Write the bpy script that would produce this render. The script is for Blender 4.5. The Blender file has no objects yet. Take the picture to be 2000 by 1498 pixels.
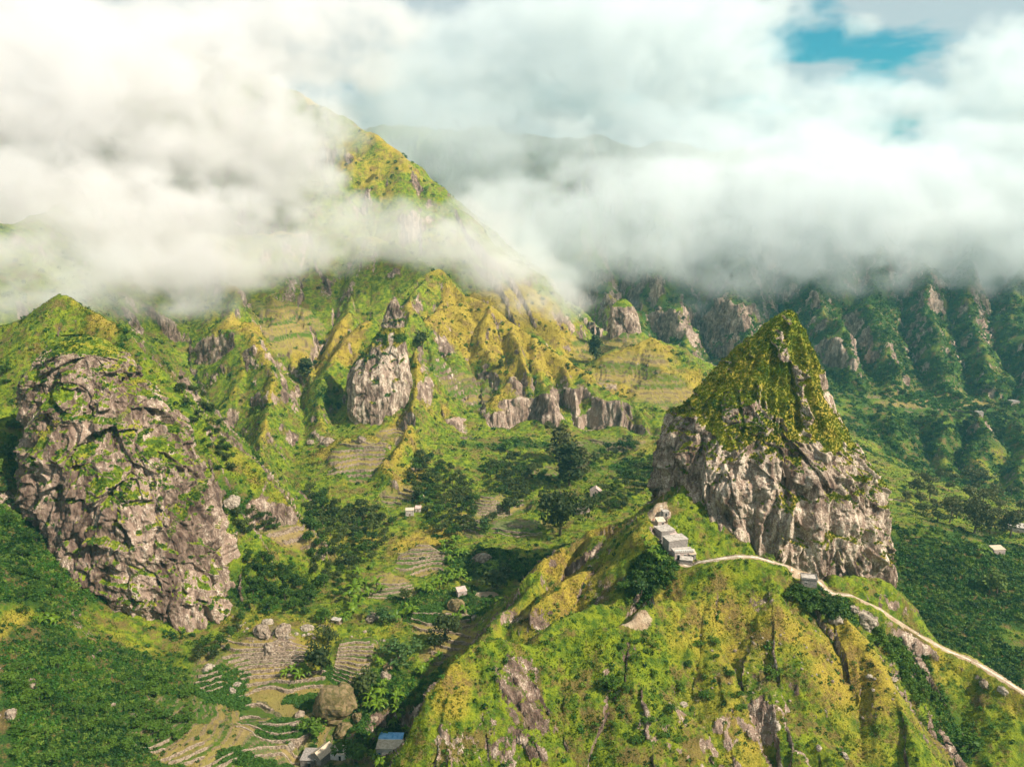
import bpy, math, random, time
import numpy as np
from mathutils import Vector, Matrix
T0 = time.time()
random.seed(7)
RNG = np.random.default_rng(11)
F4 = np.float32
R_ = math.radians

# ------------------------------------------------------------------ camera, sky, sun, exposure
S = bpy.context.scene
COL = S.collection
FPX, PITCH, CAMZ = 1540.0, R_(13.0), 200.0
cam = bpy.data.cameras.new('camera')
cam.sensor_width = 36.0
cam.lens = 36.0 * FPX / 2000.0
cam.clip_start = 1.0
cam.clip_end = 30000.0
camo = bpy.data.objects.new('camera', cam)
camo.location = (0, 0, CAMZ)
camo.rotation_euler = (R_(90) - PITCH, 0, 0)
COL.objects.link(camo)
S.camera = camo
CP, SP = math.cos(PITCH), math.sin(PITCH)

def P(u, v, Y):
    """where the sight line of a spot in the photograph stands Y metres in front of the viewpoint"""
    a = (u - 1000.0) / FPX
    b = (749.0 - v) / FPX
    dy = CP + b * SP
    dz = -SP + b * CP
    return (a / dy * Y, Y, CAMZ + dz / dy * Y)


SUN_AZ, SUN_EL = R_(117), R_(43)      # azimuth clockwise from +Y
W = bpy.data.worlds.new('World')
S.world = W
W.use_nodes = True
EXPOSURE = 0.97
S.view_settings.view_transform = 'Standard'
S.view_settings.look = 'None'
S.view_settings.gamma = 1.0
S.view_settings.use_curve_mapping = False
S.view_settings.exposure = EXPOSURE


def world_nodes():
    nt = W.node_tree
    N, L = nt.nodes, nt.links
    N.clear()
    out = N.new('ShaderNodeOutputWorld')
    bg = N.new('ShaderNodeBackground')
    sky = N.new('ShaderNodeTexSky')
    sky.sky_type = 'NISHITA'
    sky.sun_disc = False
    sky.sun_elevation = SUN_EL
    sky.sun_rotation = SUN_AZ
    sky.air_density = 1.0
    sky.dust_density = 0.6
    sky.ozone_density = 2.0
    tn = N.new('ShaderNodeMix'); tn.data_type = 'RGBA'; tn.blend_type = 'MULTIPLY'; tn.inputs[0].default_value = 1.0
    L.new(sky.outputs[0], tn.inputs[6]); tn.inputs[7].default_value = (.05, .38, .40, 1)
    L.new(tn.outputs[2], bg.inputs[0])
    bg.inputs[1].default_value = 0.12
    # broken cloud cover: a white layer with blue gaps, the same all round
    tc = N.new('ShaderNodeTexCoord')
    sep = N.new('ShaderNodeSeparateXYZ'); L.new(tc.outputs['Generated'], sep.inputs[0])
    def M(op, a, b=None, clamp=False):
        n = N.new('ShaderNodeMath'); n.operation = op; n.use_clamp = clamp
        for i, q in enumerate((a, b)):
            if q is None: continue
            if isinstance(q, bpy.types.NodeSocket): L.new(q, n.inputs[i])
            else: n.inputs[i].default_value = q
        return n.outputs[0]
    den = M('ADD', M('MAXIMUM', sep.outputs[2], 0.0), 0.22)
    cx = N.new('ShaderNodeCombineXYZ')
    L.new(M('DIVIDE', sep.outputs[0], den), cx.inputs[0]); L.new(M('DIVIDE', sep.outputs[1], den), cx.inputs[1])
    cx.inputs[2].default_value = SKY_SEED
    n1 = N.new('ShaderNodeTexNoise'); n1.inputs['Scale'].default_value = .9; n1.inputs['Detail'].default_value = 6; n1.inputs['Roughness'].default_value = .55; n1.inputs['Distortion'].default_value = .3
    L.new(cx.outputs[0], n1.inputs['Vector'])
    n2_ = N.new('ShaderNodeTexNoise'); n2_.inputs['Scale'].default_value = 2.3; n2_.inputs['Detail'].default_value = 6
    L.new(cx.outputs[0], n2_.inputs['Vector'])
    gap = N.new('ShaderNodeMapRange'); gap.interpolation_type = 'SMOOTHSTEP'
    L.new(n1.outputs[0], gap.inputs[0]); gap.inputs[1].default_value = .27; gap.inputs[2].default_value = .42
    dt = N.new('ShaderNodeVectorMath'); dt.operation = 'DOT_PRODUCT'; L.new(tc.outputs['Generated'], dt.inputs[0])
    g0 = Vector(P(1690, 70, 100)) - Vector((0, 0, CAMZ)); dt.inputs[1].default_value = g0.normalized()
    hole = N.new('ShaderNodeMapRange'); hole.interpolation_type = 'SMOOTHSTEP'
    L.new(M('ADD', dt.outputs['Value'], M('MULTIPLY', M('SUBTRACT', n2_.outputs[0], .5), .22)), hole.inputs[0]); hole.inputs[1].default_value = .992; hole.inputs[2].default_value = 1.022; hole.inputs[3].default_value = 1.0; hole.inputs[4].default_value = 0.0
    cr = N.new('ShaderNodeMix'); cr.data_type = 'RGBA'
    L.new(n2_.outputs[0], cr.inputs[0]); cr.inputs[6].default_value = (.62, .69, .75, 1); cr.inputs[7].default_value = (.95, .96, .97, 1)
    bg2 = N.new('ShaderNodeBackground'); L.new(cr.outputs[2], bg2.inputs[0]); bg2.inputs[1].default_value = .40
    mx = N.new('ShaderNodeMixShader')
    bg3 = N.new('ShaderNodeBackground'); bg3.inputs[0].default_value = (.10, .13, .07, 1); bg3.inputs[1].default_value = .6
    mx2 = N.new('ShaderNodeMixShader'); L.new(M('MULTIPLY', M('ADD', sep.outputs[2], .08), 12.0, True), mx2.inputs[0]); L.new(bg3.outputs[0], mx2.inputs[1])
    L.new(M('MULTIPLY', gap.outputs[0], hole.outputs[0]), mx.inputs[0]); L.new(bg.outputs[0], mx.inputs[1]); L.new(bg2.outputs[0], mx.inputs[2])
    L.new(mx.outputs[0], mx2.inputs[2]); L.new(mx2.outputs[0], out.inputs[0])


SKY_SEED = 3.1
world_nodes()
sun = bpy.data.lights.new('sun', 'SUN')
sun.energy = 5.0
sun.angle = R_(0.6)
sun.color = (1.0, 0.91, 0.78)
suno = bpy.data.objects.new('sun', sun)
sd = Vector((math.sin(SUN_AZ) * math.cos(SUN_EL), math.cos(SUN_AZ) * math.cos(SUN_EL), math.sin(SUN_EL)))
suno.rotation_euler = sd.to_track_quat('Z', 'Y').to_euler()
COL.objects.link(suno)

# ------------------------------------------------------------------ helpers


def project(x, y, z):
    x, y, z = np.asarray(x), np.asarray(y), np.asarray(z) - CAMZ
    d = y * CP - z * SP
    up = y * SP + z * CP
    return 1000 + FPX * x / d, 749 - FPX * up / d, d


def tag(o, label=None, cat=None, group=None, kind=None):
    if label: o['label'] = label
    if cat: o['category'] = cat
    if group: o['group'] = group
    if kind: o['kind'] = kind
    return o


def mesh_from(name, V, F, mats=(), smooth=True, attrs=None, midx=None):
    me = bpy.data.meshes.new(name)
    V = np.ascontiguousarray(V, dtype=F4)
    F = np.ascontiguousarray(F, dtype=np.int32)
    k = F.shape[1]
    me.vertices.add(len(V))
    me.vertices.foreach_set('co', V.ravel())
    me.loops.add(F.size)
    me.loops.foreach_set('vertex_index', F.ravel())
    me.polygons.add(len(F))
    me.polygons.foreach_set('loop_start', np.arange(0, F.size, k, dtype=np.int32))
    me.polygons.foreach_set('loop_total', np.full(len(F), k, dtype=np.int32))
    for m in mats: me.materials.append(m)
    if midx is not None: me.polygons.foreach_set('material_index', np.asarray(midx, dtype=np.int32))
    me.update(calc_edges=True)
    me.polygons.foreach_set('use_smooth', np.full(len(F), bool(smooth)))
    for an, av in (attrs or {}).items():
        at = me.attributes.new(an, 'FLOAT', 'POINT')
        at.data.foreach_set('value', np.ascontiguousarray(av, dtype=F4).ravel())
    return me


def link(name, me, parent=None):
    o = bpy.data.objects.new(name, me)
    COL.objects.link(o)
    if parent is not None: o.parent = parent
    return o


# ------------------------------------------------------------------ noise
TB2 = RNG.random((256, 256)).astype(F4) * 2 - 1
TB3 = RNG.random((64, 64, 64)).astype(F4) * 2 - 1


def n2(x, y, seed=0):
    x = np.asarray(x, F4) + F4(seed * 37.13)
    y = np.asarray(y, F4) + F4(seed * 17.71)
    xi, yi = np.floor(x).astype(np.int32), np.floor(y).astype(np.int32)
    fx, fy = x - xi, y - yi
    fx = fx * fx * fx * (fx * (fx * 6 - 15) + 10)
    fy = fy * fy * fy * (fy * (fy * 6 - 15) + 10)
    x0, y0 = xi & 255, yi & 255
    x1, y1 = (xi + 1) & 255, (yi + 1) & 255
    a, b, c, d = TB2[x0, y0], TB2[x1, y0], TB2[x0, y1], TB2[x1, y1]
    return (a + (b - a) * fx) * (1 - fy) + (c + (d - c) * fx) * fy


def n3(x, y, z, seed=0):
    x = np.asarray(x, F4) + F4(seed * 7.31)
    y = np.asarray(y, F4) + F4(seed * 3.77)
    z = np.asarray(z, F4) + F4(seed * 5.19)
    xi, yi, zi = (np.floor(q).astype(np.int32) for q in (x, y, z))
    fx, fy, fz = x - xi, y - yi, z - zi
    fx, fy, fz = (f * f * (3 - 2 * f) for f in (fx, fy, fz))
    x0, y0, z0 = xi & 63, yi & 63, zi & 63
    x1, y1, z1 = (xi + 1) & 63, (yi + 1) & 63, (zi + 1) & 63
    def lz(p, q):
        a = TB3[p, q, z0]
        return a + (TB3[p, q, z1] - a) * fz
    a = lz(x0, y0); a = a + (lz(x1, y0) - a) * fx
    b = lz(x0, y1); b = b + (lz(x1, y1) - b) * fx
    return a + (b - a) * fy


def fbm2(x, y, o=4, seed=0, g=0.5):
    s, a, t = 0, 1.0, 0
    for i in range(o):
        s = s + a * n2(x * 2.03 ** i, y * 2.03 ** i, seed + i * 3)
        t += a; a *= g
    return s / t * 1.6


def fbm3(x, y, z, o=4, seed=0, g=0.5):
    s, a, t = 0, 1.0, 0
    for i in range(o):
        k = 2.03 ** i
        s = s + a * n3(x * k, y * k, z * k, seed + i * 3)
        t += a; a *= g
    return s / t * 1.6


def ridged2(x, y, o=3, seed=0, g=0.5):
    s, a, t = 0, 1.0, 0
    for i in range(o):
        s = s + a * (1 - 2 * np.abs(n2(x * 2.1 ** i, y * 2.1 ** i, seed + i * 5)))
        t += a; a *= g
    return s / t


def facets(x, y, z, seed=0):
    """faceted rock: each Worley cell is a tilted plane of its own; returns (offset about -1..1, cell value, distance to the joint)"""
    x, y, z = (np.asarray(q, F4) for q in (x, y, z))
    ix, iy, iz = (np.floor(q).astype(np.int32) for q in (x, y, z))
    best = np.full(x.shape, 1e9, F4); sec = best.copy()
    off = np.zeros(x.shape, F4); val = np.zeros(x.shape, F4)
    for dx in (-1, 0, 1):
        for dy in (-1, 0, 1):
            for dz in (-1, 0, 1):
                a, b, c = (ix + dx + seed * 5) & 63, (iy + dy + seed * 11) & 63, (iz + dz + seed * 3) & 63
                jx = TB3[a, b, c]; jy = TB3[b, c, a]; jz = TB3[c, a, b]
                px = x - (ix + dx + .5 + jx * .5); py = y - (iy + dy + .5 + jy * .5); pz = z - (iz + dz + .5 + jz * .5)
                d = px * px + py * py + pz * pz
                gx = TB3[(a + 9) & 63, b, c]; gy = TB3[a, (b + 9) & 63, c]; gz = TB3[a, b, (c + 9) & 63]; hv = TB3[(a + 21) & 63, (b + 7) & 63, c]
                m = d < best
                sec = np.where(m, best, np.minimum(sec, d))
                off = np.where(m, hv * .5 + gx * px + gy * py + gz * pz, off)
                val = np.where(m, hv, val)
                best = np.where(m, d, best)
    return off, val, np.sqrt(sec) - np.sqrt(best)


def sstep(a, b, x):
    t = np.clip((x - a) / (b - a), 0, 1)
    return t * t * (3 - 2 * t)


# ------------------------------------------------------------------ the lie of the land
# crests, each a line of (u, v, distance); side slopes (left-hand, right-hand of the travel direction); crest rounding; rib strength
RIDGES = [
    # upper mountain
    ([(300, 60, 1300), (440, 120, 1230), (540, 170, 1180), (640, 218, 1120), (740, 272, 1060), (800, 312, 1030), (845, 365, 1000), (880, 430, 970), (940, 500, 950), (1000, 560, 940), (1060, 600, 925), (1110, 650, 900), (1160, 700, 880)], .9, 1.05, 5, 1.0),
    ([(-500, 150, 800), (-200, 180, 850), (100, 220, 950), (300, 60, 1300)], .9, .95, 6, 1.0),
    ([(740, 272, 1060), (650, 350, 1000), (610, 450, 950), (600, 520, 900), (590, 590, 850)], .85, .85, 4, 1.0),
    # front mountain
    ([(600, 450, 930), (740, 470, 900), (850, 522, 860), (885, 562, 835), (960, 600, 810), (1040, 665, 780), (1130, 720, 750), (1210, 765, 715), (1270, 812, 690)], .9, 1.0, 3, 1.0),
    ([(200, 380, 900), (430, 470, 880), (600, 450, 930)], .9, .9, 4, 1.0),
    ([(-300, 420, 620), (0, 440, 700), (200, 380, 900)], .9, .9, 4, 1.0),
    # spurs running towards the valley
    ([(420, 480, 870), (432, 560, 800), (450, 620, 750), (490, 680, 700), (530, 740, 660), (537, 800, 620), (520, 860, 580), (515, 885, 560), (560, 950, 515), (590, 1000, 492), (606, 1035, 478)], 1.25, 1.3, 1.0, .5),
    ([(860, 530, 845), (770, 590, 800), (690, 660, 750), (645, 715, 710), (625, 790, 660), (640, 860, 610)], 1.05, 1.0, 3, 1.0),
    ([(850, 540, 840), (805, 590, 780), (772, 640, 715), (752, 700, 670)], 1.15, 1.15, 2, .7),
    ([(800, 690, 680), (815, 770, 640), (800, 850, 595), (770, 890, 570)], 1.1, 1.1, 2, .8),
    ([(742, 882, 562), (775, 930, 540), (800, 975, 517), (805, 1000, 505)], 1.15, 1.15, 1, .3),
    ([(960, 600, 810), (935, 680, 750), (985, 745, 705), (960, 790, 680)], 1.05, 1.05, 3, 1.0),
    ([(870, 560, 830), (868, 650, 765), (880, 700, 730)], 1.05, 1.05, 3, 1.0),
    ([(1040, 665, 780), (1060, 740, 715), (1090, 790, 680)], 1.05, 1.05, 4, 1.0),
    ([(1150, 728, 745), (1190, 790, 690), (1215, 830, 670)], 1.05, 1.05, 4, 1.0),
    ([(590, 590, 850), (575, 660, 780), (570, 710, 730)], 1.05, 1.05, 3, 1.0),
    ([(480, 640, 730), (470, 700, 700), (455, 760, 670)], 1.1, 1.1, 2, 1.0),
    ([(530, 590, 830), (545, 650, 780), (600, 720, 725), (610, 770, 690)], 1.05, 1.05, 2, 1.0),
    ([(700, 560, 860), (690, 620, 810), (660, 680, 760)], 1.05, 1.05, 2, 1.0),
    ([(910, 590, 815), (830, 640, 760), (840, 720, 700), (860, 790, 660)], 1.05, 1.05, 2, 1.0),
    ([(1000, 630, 800), (1010, 690, 745), (1030, 750, 710)], 1.05, 1.05, 2, 1.0),
    ([(1100, 700, 765), (1130, 760, 715), (1140, 810, 685)], 1.05, 1.05, 2, 1.0),
    ([(1230, 780, 705), (1250, 830, 675)], 1.05, 1.05, 2, 1.0),
    ([(320, 520, 860), (300, 600, 790), (330, 680, 730)], 1.05, 1.05, 3, 1.2),
    ([(380, 500, 870), (390, 600, 790), (410, 660, 750)], 1.05, 1.05, 3, 1.2),
    ([(660, 860, 600), (665, 920, 560), (690, 970, 530)], .8, .8, 3, .8),
    # saddle, terraced knob and the hill between
    ([(1040, 600, 930), (1110, 655, 915), (1165, 668, 900), (1195, 640, 897), (1217, 630, 895), (1240, 645, 893), (1256, 685, 880)], 1.1, .62, 2, .3),
    ([(1180, 712, 850), (1230, 682, 845), (1268, 658, 840), (1284, 684, 835), (1296, 712, 828), (1340, 722, 815), (1368, 745, 805), (1400, 810, 780)], .9, .42, 2, .4),
    # hill behind the left crag
    ([(-200, 640, 540), (0, 632, 510), (60, 610, 505), (110, 588, 500), (180, 618, 490), (245, 642, 478), (268, 680, 468), (300, 760, 450), (350, 835, 436), (400, 905, 420), (440, 990, 410)], 1.25, .8, 2, .6),
    # crest that carries the village and the path
    ([(1345, 925, 345), (1310, 965, 335), (1285, 1000, 325), (1290, 1050, 305), (1330, 1100, 288), (1400, 1093, 282), (1440, 1086, 282), (1480, 1088, 282), (1530, 1108, 280), (1580, 1142, 279), (1640, 1162, 277), (1720, 1190, 280), (1800, 1243, 276), (1900, 1290, 270), (2000, 1352, 255), (2150, 1450, 240)], .95, .85, 1.5, .8),
    ([(1650, 1164, 276), (1680, 1228, 264), (1740, 1320, 247), (1800, 1420, 233), (1835, 1500, 224), (1870, 1600, 214)], 1.0, .8, 1.5, .9),
    ([(1500, 1095, 281), (1520, 1180, 266), (1500, 1260, 254), (1540, 1360, 240), (1580, 1480, 224)], .8, .8, 3, 1.0),
    ([(1640, 1140, 316), (1690, 1128, 319), (1730, 1128, 323), (1765, 1185, 330)], 1.2, 1.2, 3, .3),
    ([(1450, 1090, 281), (1425, 1140, 274), (1400, 1180, 267), (1330, 1190, 263), (1265, 1210, 257)], .95, .9, 1.2, .6),
    ([(1400, 1180, 267), (1420, 1300, 248), (1400, 1420, 232), (1390, 1520, 220)], .75, .75, 3, 1.0),
    ([(1265, 1210, 257), (1240, 1232, 254), (1190, 1228, 252), (1130, 1240, 250), (1070, 1262, 247), (1000, 1258, 243), (950, 1275, 239), (900, 1310, 233), (890, 1350, 228), (886, 1420, 220), (884, 1500, 212)], .95, 1.9, 2, .8),
    ([(1240, 1232, 254), (1260, 1330, 238), (1270, 1450, 224)], .75, .75, 3, 1.0),
    ([(1285, 985, 338), (1235, 1010, 345), (1180, 1035, 345), (1120, 1065, 340), (1060, 1098, 330), (1050, 1150, 318), (980, 1190, 303), (918, 1262, 284), (888, 1335, 262), (880, 1395, 248)], .85, 1.25, 1.2, .7),
    ([(1310, 1105, 290), (1240, 1135, 291), (1205, 1180, 283), (1120, 1210, 272), (1060, 1255, 258)], .8, .85, 1.5, .9),
    ([(1200, 1040, 335), (1180, 1110, 315), (1110, 1150, 305), (1040, 1190, 295)], .8, .8, 2, .9),
    # far valley wall
    ([(300, 250, 1820), (800, 250, 1684), (1000, 262, 1592), (1300, 282, 1547), (1600, 310, 1502), (2000, 340, 1502), (2600, 320, 1456)], .8, .95, 8, 1.5),
    ([(1150, 270, 1565), (1130, 480, 1292), (1190, 570, 1183), (1260, 640, 1074)], 1.15, 1.15, 3, 1.6),
    ([(1290, 280, 1547), (1290, 480, 1274), (1310, 590, 1165), (1330, 660, 1056)], 1.15, 1.15, 3, 1.6),
    ([(1420, 290, 1538), (1440, 480, 1274), (1440, 590, 1147), (1470, 680, 1028)], 1.15, 1.15, 3, 1.6),
    ([(1600, 310, 1502), (1610, 480, 1256), (1600, 580, 1147), (1640, 650, 1046), (1680, 730, 965)], 1.15, 1.15, 3, 1.6),
    ([(1700, 320, 1502), (1720, 500, 1238), (1700, 590, 1138), (1740, 660, 1037), (1760, 730, 965)], 1.15, 1.15, 3, 1.6),
    ([(1830, 330, 1502), (1800, 510, 1219), (1820, 610, 1110), (1835, 680, 1019), (1850, 745, 946)], 1.15, 1.15, 3, 1.6),
    ([(1920, 330, 1502), (1890, 520, 1210), (1900, 600, 1110), (1920, 690, 1001), (1930, 740, 946)], 1.15, 1.15, 3, 1.6),
    ([(2050, 340, 1502), (1990, 530, 1210), (1985, 610, 1101), (2010, 690, 1001), (2020, 750, 928)], 1.15, 1.15, 3, 1.6),
    ([(2200, 330, 1502), (2150, 530, 1183), (2080, 640, 1046), (2100, 720, 946)], 1.0, 1.0, 5, 1.5),
    ([(1730, 800, 860), (1760, 860, 800), (1790, 930, 745)], .9, .9, 3, 1.5),
    ([(1830, 800, 870), (1840, 870, 800), (1850, 950, 735)], .9, .9, 3, 1.5),
    ([(1920, 810, 850), (1925, 880, 790), (1900, 960, 725)], .9, .9, 3, 1.5),
    ([(2010, 820, 840), (2000, 900, 770), (1980, 980, 700)], .9, .9, 3, 1.5),
    ([(1640, 860, 880), (1700, 880, 800), (1760, 930, 720), (1790, 985, 640)], .6, .6, 4, 1.0),
    ([(1900, 840, 920), (1890, 900, 800), (1930, 980, 680)], .6, .6, 4, 1.0),
]
# points of the valley floor and the broad slopes
BASEP = [
    (700, 1450, 270), (560, 1300, 316), (650, 1100, 430), (1000, 1050, 470), (900, 960, 545), (1100, 930, 560), (750, 1250, 335), (950, 870, 620),
    (1250, 850, 675), (1100, 850, 660), (640, 920, 560), (720, 840, 600), (450, 960, 572), (480, 1100, 420), (420, 1330, 300), (500, 1450, 272), (500, 1490, 266), (620, 1490, 262), (512, 1230, 333),
    (300, 1490, 245), (200, 1400, 268), (0, 1300, 258), (60, 1490, 228), (0, 1100, 300), (30, 900, 390), (-40, 700, 460), (130, 1250, 285), (380, 1420, 272),
    (850, 1150, 400), (800, 1350, 290), (880, 1050, 470), (1000, 980, 520), (1200, 900, 600), (1270, 960, 520), (400, 700, 790), (330, 800, 690), (300, 620, 850),
    (500, 600, 880), (650, 600, 930), (600, 800, 680), (470, 800, 690), (1300, 800, 720), (1320, 850, 640), (1230, 700, 840), (1170, 700, 860), (1450, 800, 700),
    (1900, 1200, 385), (1800, 1020, 470), (2000, 1300, 345), (1990, 1060, 490), (1900, 1040, 480), (1850, 950, 770), (1820, 785, 920), (1700, 830, 850), (1650, 720, 1040),
    (1950, 800, 900), (1990, 900, 810), (1780, 762, 960), (1400, 680, 1230), (1300, 700, 1120), (1800, 640, 1200), (2000, 640, 1200), (1500, 640, 1230), (1200, 580, 1400), (1600, 1000, 520), (1780, 1150, 420),
    (300, 1285, 318), (200, 1262, 316), (400, 1270, 332), (170, 1238, 312), (500, 1020, 512),
    (2300, 1100, 450), (2300, 800, 950), (2300, 1400, 320),
]
BASEX = [(0, 160, -40), (-120, 160, -20), (150, 160, -45), (-200, 100, -10), (200, 100, -60), (0, 0, -60), (-600, 0, -20), (600, 0, -90), (60, 210, -30), (-400, 200, 60), (-600, 500, 150),
         (-900, 900, 240), (0, 2400, 150), (1500, 2400, 150), (-1500, 2400, 200), (1300, 1200, -20), (900, 500, -60), (-2500, 1500, 300), (2500, 1500, 50), (0, 5000, 150), (3500, 4500, 100), (-3500, 4500, 200), (2000, 0, -100), (-2000, 0, 0)]


def _rbf():
    pts = np.array([P(*p) for p in BASEP] + BASEX, dtype=np.float64)
    xy = pts[:, :2] / 500.0
    n = len(xy)
    d = np.linalg.norm(xy[:, None] - xy[None], axis=2)
    K = d + 1e-3 * 0
    A = np.zeros((n + 3, n + 3)); A[:n, :n] = K - .02 * np.eye(n); A[:n, n] = 1; A[:n, n + 1:] = xy; A[n, :n] = 1; A[n + 1:, :n] = xy.T
    w = np.linalg.solve(A, np.concatenate([pts[:, 2], [0, 0, 0]]))
    return xy.astype(F4), w.astype(F4)


BXY, BW = _rbf()


def base_h(x, y):
    X, Y = x / 500.0, y / 500.0
    s = BW[-3] + BW[-2] * X + BW[-1] * Y
    for i in range(len(BXY)):
        s = s + BW[i] * np.sqrt((X - BXY[i, 0]) ** 2 + (Y - BXY[i, 1]) ** 2 + F4(4e-4))
    return s


SEG = []
for k, (pts, sl, sr, rr, rib) in enumerate(RIDGES):
    w = [P(*p) for p in pts]
    acc = 0.0
    for a, b in zip(w[:-1], w[1:]):
        ln = math.hypot(b[0] - a[0], b[1] - a[1])
        SEG.append((a, b, sl, sr, rr, rib, acc, k)); acc += ln


def smax(a, b, k):
    h = np.maximum(k - np.abs(a - b), 0) / k
    return np.maximum(a, b) + h * h * k * .25


def height(x, y, detail=True, want=False):
    x = np.asarray(x, F4); y = np.asarray(y, F4)
    D = np.sqrt(x * x + y * y)
    wa = 3.0 + D * .006
    wx = x + wa * fbm2(x / 55, y / 55, 3, 1)
    wy = y + wa * fbm2(x / 55, y / 55, 3, 5)
    hb = base_h(x, y)
    best = np.full(x.shape, -1e5, F4)
    bs = np.zeros(x.shape, F4); bd = np.zeros(x.shape, F4); brib = np.zeros(x.shape, F4)
    for a, b, sl, sr, rr, rib, acc, k in SEG:
        ax, ay, az = a; ex, ey, ez = b[0] - a[0], b[1] - a[1], b[2] - a[2]
        L2 = ex * ex + ey * ey
        # only where this crest can matter
        reach = 420.0 if max(a[1], b[1]) > 1000 else 230.0
        m = (x > min(ax, b[0]) - reach) & (x < max(ax, b[0]) + reach) & (y > min(ay, b[1]) - reach) & (y < max(ay, b[1]) + reach)
        if not m.any(): continue
        px, py = wx[m] - F4(ax), wy[m] - F4(ay)
        t = np.clip((px * ex + py * ey) / L2, 0, 1)
        dx, dy = px - t * ex, py - t * ey
        d = np.sqrt(dx * dx + dy * dy)
        side = ex * dy - ey * dx
        sl_ = np.where(side > 0, F4(sl), F4(sr))
        h = az + t * ez - sl_ * (np.sqrt(d * d + rr * rr) - rr)
        cur = best[m]
        w = h > cur
        best[m] = np.where(w, h, cur)
        sg = np.where(side > 0, 1, -1)
        bs[m] = np.where(w, acc + t * math.sqrt(L2) + k * 31.7 + sg * 400, bs[m])
        bd[m] = np.where(w, d, bd[m])
        brib[m] = np.where(w, F4(rib), brib[m])
    # gullies running down the flanks
    scale = 1 + np.clip(D / 700, 0, 2)
    lam = 15.0 * scale
    r1 = ridged2(bs / lam + .25 * n2(wx / 30, wy / 30, 9), bd / (lam * 6), 2, 3)
    amp = brib * np.minimum(bd * .25, 8.5 * scale)
    hr = best - amp * (.55 - .75 * r1)
    h = smax(hb, hr, 6.0)
    on = sstep(-4, 8, hr - hb)
    fl = 1 - on
    # broad unevenness
    h = h + fbm2(x / 70, y / 70, 3, 21) * (1.5 + D * .004) * (0.5 + .5 * on) * np.clip((D - 60) / 100, 0, 1) * np.where(D < 330, .55, 1)
    if detail:
        near = np.clip(1.2 - D / 1500, .3, 1)
        h = h + (ridged2(wx / 17, wy / 17, 3, 31) * np.where(D > 420, 1.3, 2.6) + ridged2(wx / 44, wy / 44, 2, 33) * 3.2) * (0.3 + .7 * on) + fbm2(x / 6, y / 6, 3, 41) * .55 + fbm2(x / 1.9, y / 1.9, 2, 51) * .22 * near
    if want:
        return h, on, bd, bs, hr - hb
    return h


_cen = {}


def cen(u, v, Y):
    """the spot where a sight line meets the bare slopes; falls back on the given distance where that is hidden"""
    k = (u, v)
    if k not in _cen:
        ys = Y * np.linspace(.68, 1.45, 300)
        a = (u - 1000.0) / FPX; b = (749.0 - v) / FPX
        dy = CP + b * SP; dz = -SP + b * CP
        g = height(a / dy * ys, ys, False)
        m = g > CAMZ + dz / dy * ys
        if m.any() and not m[0]:
            y = float(ys[int(np.argmax(m))]); _cen[k] = (a / dy * y, y, CAMZ + dz / dy * y)
        else: _cen[k] = P(u, v, Y)
    return _cen[k]


# terraced fields: spot, half-width along the contour, half-depth, turn, step height
TERR = [
    (500, 1300, 318, 25, 26, .15, 12), (465, 1400, 285, 30, 18, .25, 10), (560, 1350, 295, 18, 14, .2, 7), (690, 1290, 318, 10, 16, -.1, 11), (760, 1150, 392, 16, 12, .2, 7),
    (975, 990, 515, 20, 16, 0, 7), (1010, 1030, 490, 18, 12, -.1, 5), (925, 1030, 490, 9, 14, 0, 5), (1180, 668, 872, 36, 42, 0, 12), (780, 970, 530, 15, 12, 0, 5),
    (700, 1010, 490, 8, 8, 0, 4), (565, 1045, 462, 18, 9, .1, 4), (880, 1270, 300, 12, 16, -.5, 7), (860, 1215, 345, 18, 12, 0, 5), (820, 1100, 425, 16, 16, 0, 6),
    (1230, 720, 830, 40, 26, 0, 7), (1300, 770, 780, 34, 30, 0, 8), (900, 760, 700, 34, 16, 0, 5), (1820, 785, 920, 70, 34, 0, 6),
    (560, 620, 810, 34, 36, 0, 12), (1180, 870, 640, 34, 20, 0, 5), (770, 850, 590, 16, 14, 0, 5), (560, 665, 760, 26, 30, 0, 9), (700, 900, 560, 24, 24, 0, 7), (640, 1480, 262, 30, 8, 0, 3), (1080, 920, 580, 20, 14, 0, 4),
    (560, 1445, 273, 26, 11, .2, 6), (400, 1455, 262, 26, 11, .2, 6), (740, 770, 640, 10, 10, 0, 3),
]
# cliff bands: spot, half-width, half-depth, height span, steepening
CLIFF = [
    (1050, 800, 668, 46, 34, 26, 2.6), (1190, 810, 672, 34, 30, 30, 2.6), (960, 820, 650, 26, 26, 18, 2.4), (880, 835, 628, 26, 20, 16, 2.2),
    (585, 765, 660, 30, 30, 26, 2.6), (510, 770, 650, 20, 30, 24, 2.2), (430, 690, 730, 34, 40, 30, 2.0), (1120, 790, 690, 20, 26, 20, 2.2), (640, 330, 1000, 40, 40, 40, 2.0),
    (1350, 640, 1350, 90, 80, 70, 2.0), (1480, 690, 1250, 60, 60, 40, 2.0), (1660, 690, 1180, 60, 50, 40, 2.2), (1180, 570, 1450, 90, 60, 60, 2.2), (1240, 830, 690, 20, 16, 14, 2.4), (810, 905, 555, 8, 9, 12, 2.2),
    (640, 850, 600, 14, 12, 12, 2.0),
]
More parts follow.
